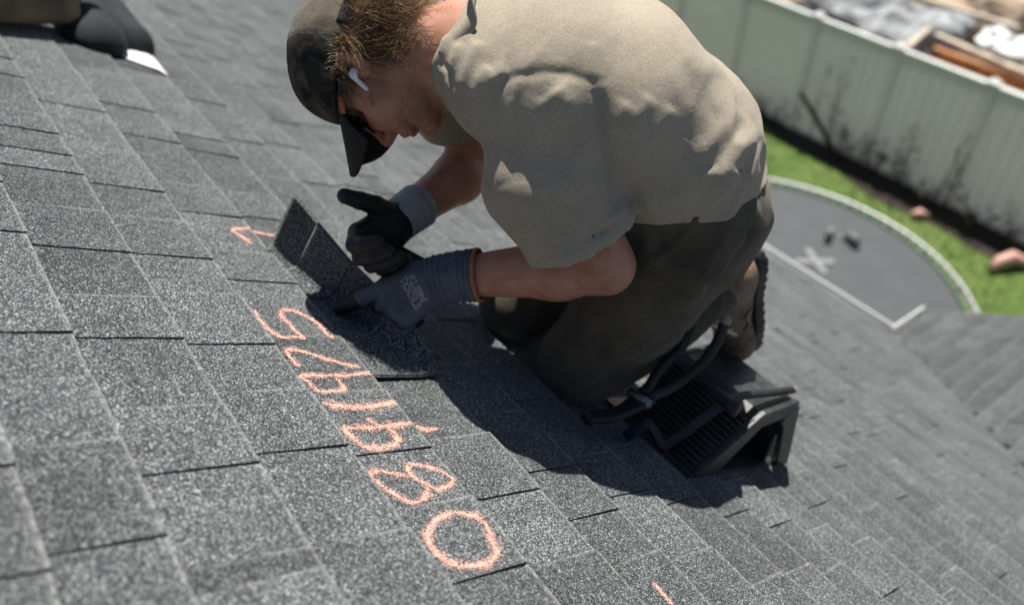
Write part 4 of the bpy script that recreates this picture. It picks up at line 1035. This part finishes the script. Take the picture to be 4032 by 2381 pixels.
rg = glove(RHF, RHC, 'glove', .05, GLOVK, GLOVK, GLOVG, 'all', (Rwr - .2, Rwr + .17))
rg['label'] = 'black coated glove with pale grey cuff on the right hand'
cuff(RHF, .050, .0355, .0388, GLOVG, GLOVG, rg, Rel)

# printed lettering on the back of the left glove
def print_text(body, fr, along, size, mat, off, lift, parent):
    w, d, nb, th = fr
    cu = bpy.data.curves.new('lettering', 'FONT'); cu.body = body; cu.size = size; cu.align_x = 'CENTER'; cu.align_y = 'CENTER'; cu.offset = off; cu.space_line = .82; cu.resolution_u = 3
    to = bpy.data.objects.new('lettering_tmp', cu); COL.objects.link(to); dg = bpy.context.evaluated_depsgraph_get()
    me = bpy.data.meshes.new_from_object(to.evaluated_get(dg)); bpy.data.objects.remove(to)
    n = len(me.vertices); co = np.empty(n * 3); me.vertices.foreach_get('co', co); co = co.reshape(-1, 3)
    P = w + d * along - np.outer(co[:, 0], th) - np.outer(co[:, 1], d) + nb * .05
    for _ in range(60): P = P - np.maximum(hand_d(P, fr, LHC) - .0032 - lift, 0)[:, None] * nb * .8
    me.vertices.foreach_set('co', P.ravel()); me.update(); me.name = 'lettering'
    o = link('lettering', me, mat, parent); o['label'] = 'KLEIN TOOLS print on the glove back'; return o
print_pale = simple('pale_print', (.58, .59, .53), .8, var=.1); print_dark = simple('dark_print', (.045, .055, .07), .8, var=.1)
print_text('KLEIN\nTOOLS', LHF, .048, .0190, print_pale, .0006, .0009, lg)
print_text('KLEIN\nTOOLS', LHF, .048, .0190, print_dark, -.0003, .0014, lg)

# ---------------------------------------------------------------- cap
def cap_dome(P):
    q = (P - hc) @ HB / HS
    d = ell(q, (0, -.004, .040), (.0865, .1075, .0985))
    # slightly boxy front
    d = smin(d, ell(q, (0, .035, .058), (.070, .062, .066)), .02)
    return q, d * HS
def cap_d(P):
    q, d = cap_dome(P); d = d - .0012 * wav(P, 41, 60) - .0006 * wav(P, 42, 150)
    # seams between the panels
    ang = np.arctan2(q[:, 0], q[:, 1] + .004); s = np.abs((ang / (math.pi / 3) + .5) % 1 - .5) * (math.pi / 3) * np.hypot(q[:, 0], q[:, 1])
    d = d + .0014 * np.exp(-(s / .0022) ** 2)
    rim = q[:, 2] - (.026 + .012 * q[:, 1] / .1)
    d = smax(d, -rim * HS, .003)
    return d
cap = iso_obj('cap', cap_d, hc - .16, hc + .17, .0032, CAPM, person); cap.data.materials.append(CAPT); cap['label'] = 'worn brown baseball cap with faded tan rear panels'
me = cap.data; ce = np.empty(len(me.polygons) * 3); me.polygons.foreach_get('center', ce); q = (ce.reshape(-1, 3) - hc) @ HB / HS
ang = np.degrees(np.arctan2(np.abs(q[:, 0]), q[:, 1] + .004)); me.polygons.foreach_set('material_index', (ang > 120).astype(np.int32))
# button, visor
bb = hp(0, -.004, .139); MB().tube([bb - hU * .002, bb + hU * .003, bb + hU * .005], [.008, .007, .003], 12).build('button', CAPM, cap, True)
vs, fs = [], []; nu, nv = 24, 10
for layer in (0, 1):
    for j in range(nv + 1):
        for i in range(nu + 1):
            s = -1 + 2 * i / nu; v = j / nv; an = s * .92
            ix, iy = .083 * math.sin(an), -.004 + .106 * math.cos(an)
            ox, oy = .086 * np.sign(s) * abs(s) ** .75, -.004 + .106 + .078 * (1 - abs(s) ** 4) - .004 * abs(s) ** 8
            x, y = ix + (ox - ix) * v, iy + (oy - iy) * v
            z = .042 - .056 * abs(x / .085) ** 2.0 * (.30 + .70 * v) - .010 * v - layer * .0035
            vs.append(hp(x, y, z))
n = (nu + 1) * (nv + 1); idx = lambda j, i: j * (nu + 1) + i
for j in range(nv):
    for i in range(nu): a, b_, c_, d_ = idx(j, i), idx(j, i+1), idx(j+1, i+1), idx(j+1, i); fs += [(a, b_, c_, d_), (n + d_, n + c_, n + b_, n + a)]
ed = [idx(0, i) for i in range(nu + 1)] + [idx(j, nu) for j in range(1, nv + 1)] + [idx(nv, i) for i in range(nu - 1, -1, -1)] + [idx(j, 0) for j in range(nv - 1, 0, -1)]
for p_, q_ in zip(ed, ed[1:] + ed[:1]): fs.append((p_, p_ + n, q_ + n, q_))
o = mesh_obj('visor', vs, fs, VISM, cap, True); fix_normals(o)
# sweat band strap at the back
pts = [hp(.0865 * math.sin(a), -.004 + .1075 * math.cos(a), .030 + .012 * math.cos(a)) for a in np.radians(np.linspace(125, 235, 20))]
MB().tube(pts, 1.0, 8, flat=(.011, .0018), ref=hp(0, -.3, 0) - hc).build('strap', VISM, cap, True)

# ---------------------------------------------------------------- sunglasses, earbud
lensm = Mat('dark_lens', (.004, .004, .005), .22, 0, .3).m
gl = empty('sunglasses'); gl.parent = person
for s in (-1, 1):
    vs, fs = [], []
    for i in range(13):
        for j in range(9):
            a = math.radians(8 + 62 * i / 12); z = .006 + .022 * (1 - 2 * j / 8) * (1 - .25 * abs(1 - 2 * i / 12) ** 2) - .006
            x = .070 * math.sin(a) * 1.03; y = .040 + .070 * math.cos(a)
            vs.append(hp(s * x, y - .002, z + .006))
    for i in range(12):
        for j in range(8): a = i * 9 + j; fs.append((a, a + 9, a + 10, a + 1))
    o = mesh_obj('lens', vs, fs, lensm, gl, True); md = o.modifiers.new('s', 'SOLIDIFY'); md.thickness = .0022
    fr_ = simple('sunglass_frame', (.012, .011, .011), .4) if s == -1 else fr_
    o2 = MB().tube([hp(s * .067, .066, .026), hp(s * .074, .045, .024), hp(s * .078, .010, .022), hp(s * .078, -.022, .016), hp(s * .076, -.036, .002)], 1.0, 8, flat=(.0035, .0016), ref=hL).build('temple', fr_, gl, True)
    MB().tube([hp(s * .069, .067, .020), hp(s * .0765, .040, .022)], 1.0, 8, flat=(.0042, .0020), ref=hL).build('orange_accent', ORANGE, gl, True)
MB().tube([hp(-.014, .112, .014), hp(0, .1155, .017), hp(.014, .112, .014)], .0025, 8).build('bridge', fr_, gl, True)
budw = Mat('white_glossy_plastic', (.80, .81, .82), .25).m
eb = empty('earbud'); eb.parent = person
def eb_d(P):
    q = (P - hc) @ HB / HS
    d = ell(q, (.0835, .000, -.002), (.0075, .0085, .0080)); d = smin(d, rcone(q, (.089, .003, -.003), (.0885, .0185, -.0245), .0040, .0034), .004); return d * HS
iso_obj('earbud_body', eb_d, hp(.085, 0, 0) - .05, hp(.085, 0, 0) + .05, .0014, budw, eb)
MB().tube([hp(.0900, -.0065, .004), hp(.0912, -.0065, .004)], .0032, 10).build('sensor_window', lensm, eb, True)

# ---------------------------------------------------------------- hair
def hair():
    r = np.random.default_rng(4); V_, F_, Cc_ = [], [], []
    def strand(p0, dirs, length, w, tone, seg=6):
        p = np.array(p0, float); n0 = len(V_); side = nrm(np.cross(dirs[0], r.normal(size=3))); s2 = nrm(np.cross(dirs[0], side))
        for i in range(seg + 1):
            t = i / seg; d = nrm(dirs[0] * (1 - t) + dirs[1] * t + dirs[2] * math.sin(t * 5 + dirs[3]) * .5); ww = w * (1 - .75 * t)
            V_.extend([p + side * ww, p - side * ww * .5 + s2 * ww * .87, p - side * ww * .5 - s2 * ww * .87]); Cc_.extend([tone] * 3)
            if i < seg:
                k = n0 + 3 * i
                F_.extend([(k, k+1, k+4, k+3), (k+1, k+2, k+5, k+4), (k+2, k, k+3, k+5)])
            p = p + d * length / seg
    def emit(clumps, per, az_, u_, lrange, lift, curl, spread=.007):
        for _ in range(clumps):
            az0 = r.uniform(*az_); u0 = r.uniform(*u_); gl = r.uniform(*lrange)
            fl0 = -hU * 1.0 - hF * r.uniform(.1, .8) + r.normal(0, .30, 3); en0 = r.normal(0, .45, 3) + V(0, 0, -.35); ph = r.uniform(0, 6); cv = nrm(r.normal(size=3)) * curl
            base_t = r.choice([0, 0, 1, 1, 2])
            for _k in range(per):
                az = az0 + r.normal(0, spread / .085); u = min(.036, u0 + r.normal(0, spread))
                rad = math.sqrt(max(.01, 1 - ((u - .035) / .09) ** 2)) if u > -.03 else math.sqrt(max(.3, 1 - ((-.03 - .035) / .09) ** 2)) - (-.03 - u) * 3
                x, y = .0755 * rad * math.sin(az), -.010 + .097 * rad * math.cos(az)
                base = hp(x, y, u); nl = nrm(HB @ np.array([x / .0755 ** 2, (y + .01) / .097 ** 2, .4 * (u - .035) / .09 ** 2]))
                flow = nrm(nrm(fl0) + nl * lift + r.normal(0, .10, 3)); end = nrm(flow * .6 + en0 + r.normal(0, .12, 3) + nl * .10)
                tone = min(3, base_t + r.integers(0, 2)) / 3
                strand(base - nl * .002, (flow, end, cv, ph), gl * r.uniform(.75, 1.1), r.uniform(.00035, .0007), tone)
    for sg in (1, -1):
        emit(150, 22, sorted((sg * math.radians(98), sg * math.radians(182))), (-.052, .036), (.045, .095), .24, 1.0)
        emit(44, 16, sorted((sg * math.radians(72), sg * math.radians(104))), (.006, .036), (.022, .046), .35, .9)
        emit(22, 14, sorted((sg * math.radians(56), sg * math.radians(78))), (.000, .032), (.024, .050), .85, 1.0)
    me = bpy.data.meshes.new('hair'); me.from_pydata([tuple(v) for v in V_], [], F_); me.update()
    at = me.color_attributes.new('tone', 'FLOAT_COLOR', 'POINT'); at.data.foreach_set('color', np.array([(c, c, c, 1) for c in Cc_], np.float32).ravel())
    m = Mat('sandy_hair', rough=.42, spec=.5); a = m.n('Attribute'); a.attribute_name = 'tone'; s = m.n('SeparateColor'); m.l(a.outputs['Color'], s.inputs[0])
    m.color(m.ramp(s.outputs[0], [(0, (.075, .042, .022)), (.35, (.19, .115, .058)), (.7, (.36, .235, .125)), (1, (.62, .46, .27))])); m.b.inputs['Subsurface Weight'].default_value = 0
    o = link('hair', me, m.m, person, True); o['label'] = 'sandy tousled hair under the cap'; o['kind'] = 'stuff'
    return o
hair()

# pry bar in the right hand
hb = empty('pry_bar'); tag(hb, 'dark flat pry bar held under the lifted shingle by the gloved hands', 'pry bar')
MB().tube([V(.806, 1.125, -.356), V(.845, 1.085, -.378), V(.880, 1.035, -.402), V(.905, .995, -.425)], 1.0, 12, flat=(.013, .003), ref=(-.4, -.3, .8)).build('bar', blue_steel, hb, True)

# ---------------------------------------------------------------- boots, belt
leather = simple('brown_boot_leather', (.20, .135, .085), .6, var=.45, scale=35, bump=.4, bscale=160); solem = simple('black_boot_sole', (.018, .018, .019), .5, var=.3, scale=40)
lacem = simple('tan_laces', (.60, .50, .36), .8, var=.2)
def boot(an, heel, toe, side, label):
    """toe on the roof, heel raised; side = outward axis"""
    t = empty('boot'); t.parent = person; t['label'] = label
    f = nrm(toe - heel); s = nrm(side - (side @ f) * f); up = np.cross(f, s)     # up = towards the instep
    if up @ (an - heel) < 0: up = -up
    Bm = np.stack([f, s, up], 1); L = np.linalg.norm(toe - heel)
    def loc(P): return (P - heel) @ Bm
    def up_d(P):
        q = loc(P); d = rcone(q, (.035, 0, .045), (L - .05, 0, .038), .040, .036); d = smin(d, ell(q, (L - .06, 0, .032), (.065, .046, .036)), .03)
        d = smin(d, rcone(q, (.045, 0, .05), (.055, 0, .13), .043, .046), .03); d = smin(d, rcone(q, (.09, 0, .10), (L * .55, 0, .065), .034, .03), .03)
        d = smax(d, -q[:, 2] + .012, .006); d = smax(d, q[:, 2] - .150, .006); return d - .0012 * wav(P, 51, 70)
    def sole_d(P):
        q = loc(P); w_ = np.interp(q[:, 0], [-.01, .03, .12, .20, L - .03, L + .01], [.028, .038, .034, .045, .040, .020])
        d = np.maximum(np.abs(q[:, 1]) - w_, np.abs(q[:, 2] - .004) - .014); e = np.maximum(-q[:, 0] - .008, q[:, 0] - L - .008)
        d = smax(d, e, .02); tread = .0018 * (np.sin(q[:, 0] * 260) > .3) * (q[:, 2] < 0); return d + tread
    lo, hi = np.minimum(heel, toe) - .2, np.maximum(heel, toe) + .2
    iso_obj('upper', up_d, lo, hi, .004, leather, t); iso_obj('sole', sole_d, lo, hi, .004, solem, t)
    W = lambda x, y, z: heel + Bm @ np.array([x, y, z])
    for k in range(5):
        x = .10 + .022 * k; z = .122 - .016 * k
        MB().tube(catmull([W(x, -.034, z - .018), W(x + .004, -.014, z + .004), W(x + .010, .014, z + .004), W(x + .014, .034, z - .018)], .008), .0045, 6).build('lace', lacem, t, True)
    for sg in (1, -1):
        MB().tube(catmull([W(.10, .006 * sg, .135), W(.085, .03 * sg, .15), W(.11, .05 * sg, .12), W(.15, .056 * sg, .085)], .008), .0042, 6).build('lace', lacem, t, True)
    for sg in (1, -1):
        MB().tube([W(.12, .0395 * sg, .03), W(.135, .0435 * sg, .05), W(.16, .042 * sg, .035), W(.175, .043 * sg, .05)], .0028, 6).build('side_mark', capgrey, t, True)
    return t
boot(Lan, V(1.455, .745, -.440), V(1.510, .740, -.735), V(-.1, -1, 0), 'brown laced work boot with black sole, toe braced by the roof vent')
boot(Ran, V(1.530, 1.080, -.720), V(1.528, 1.080, -.950), V(-.1, -1, 0), 'brown laced work boot on the far leg')
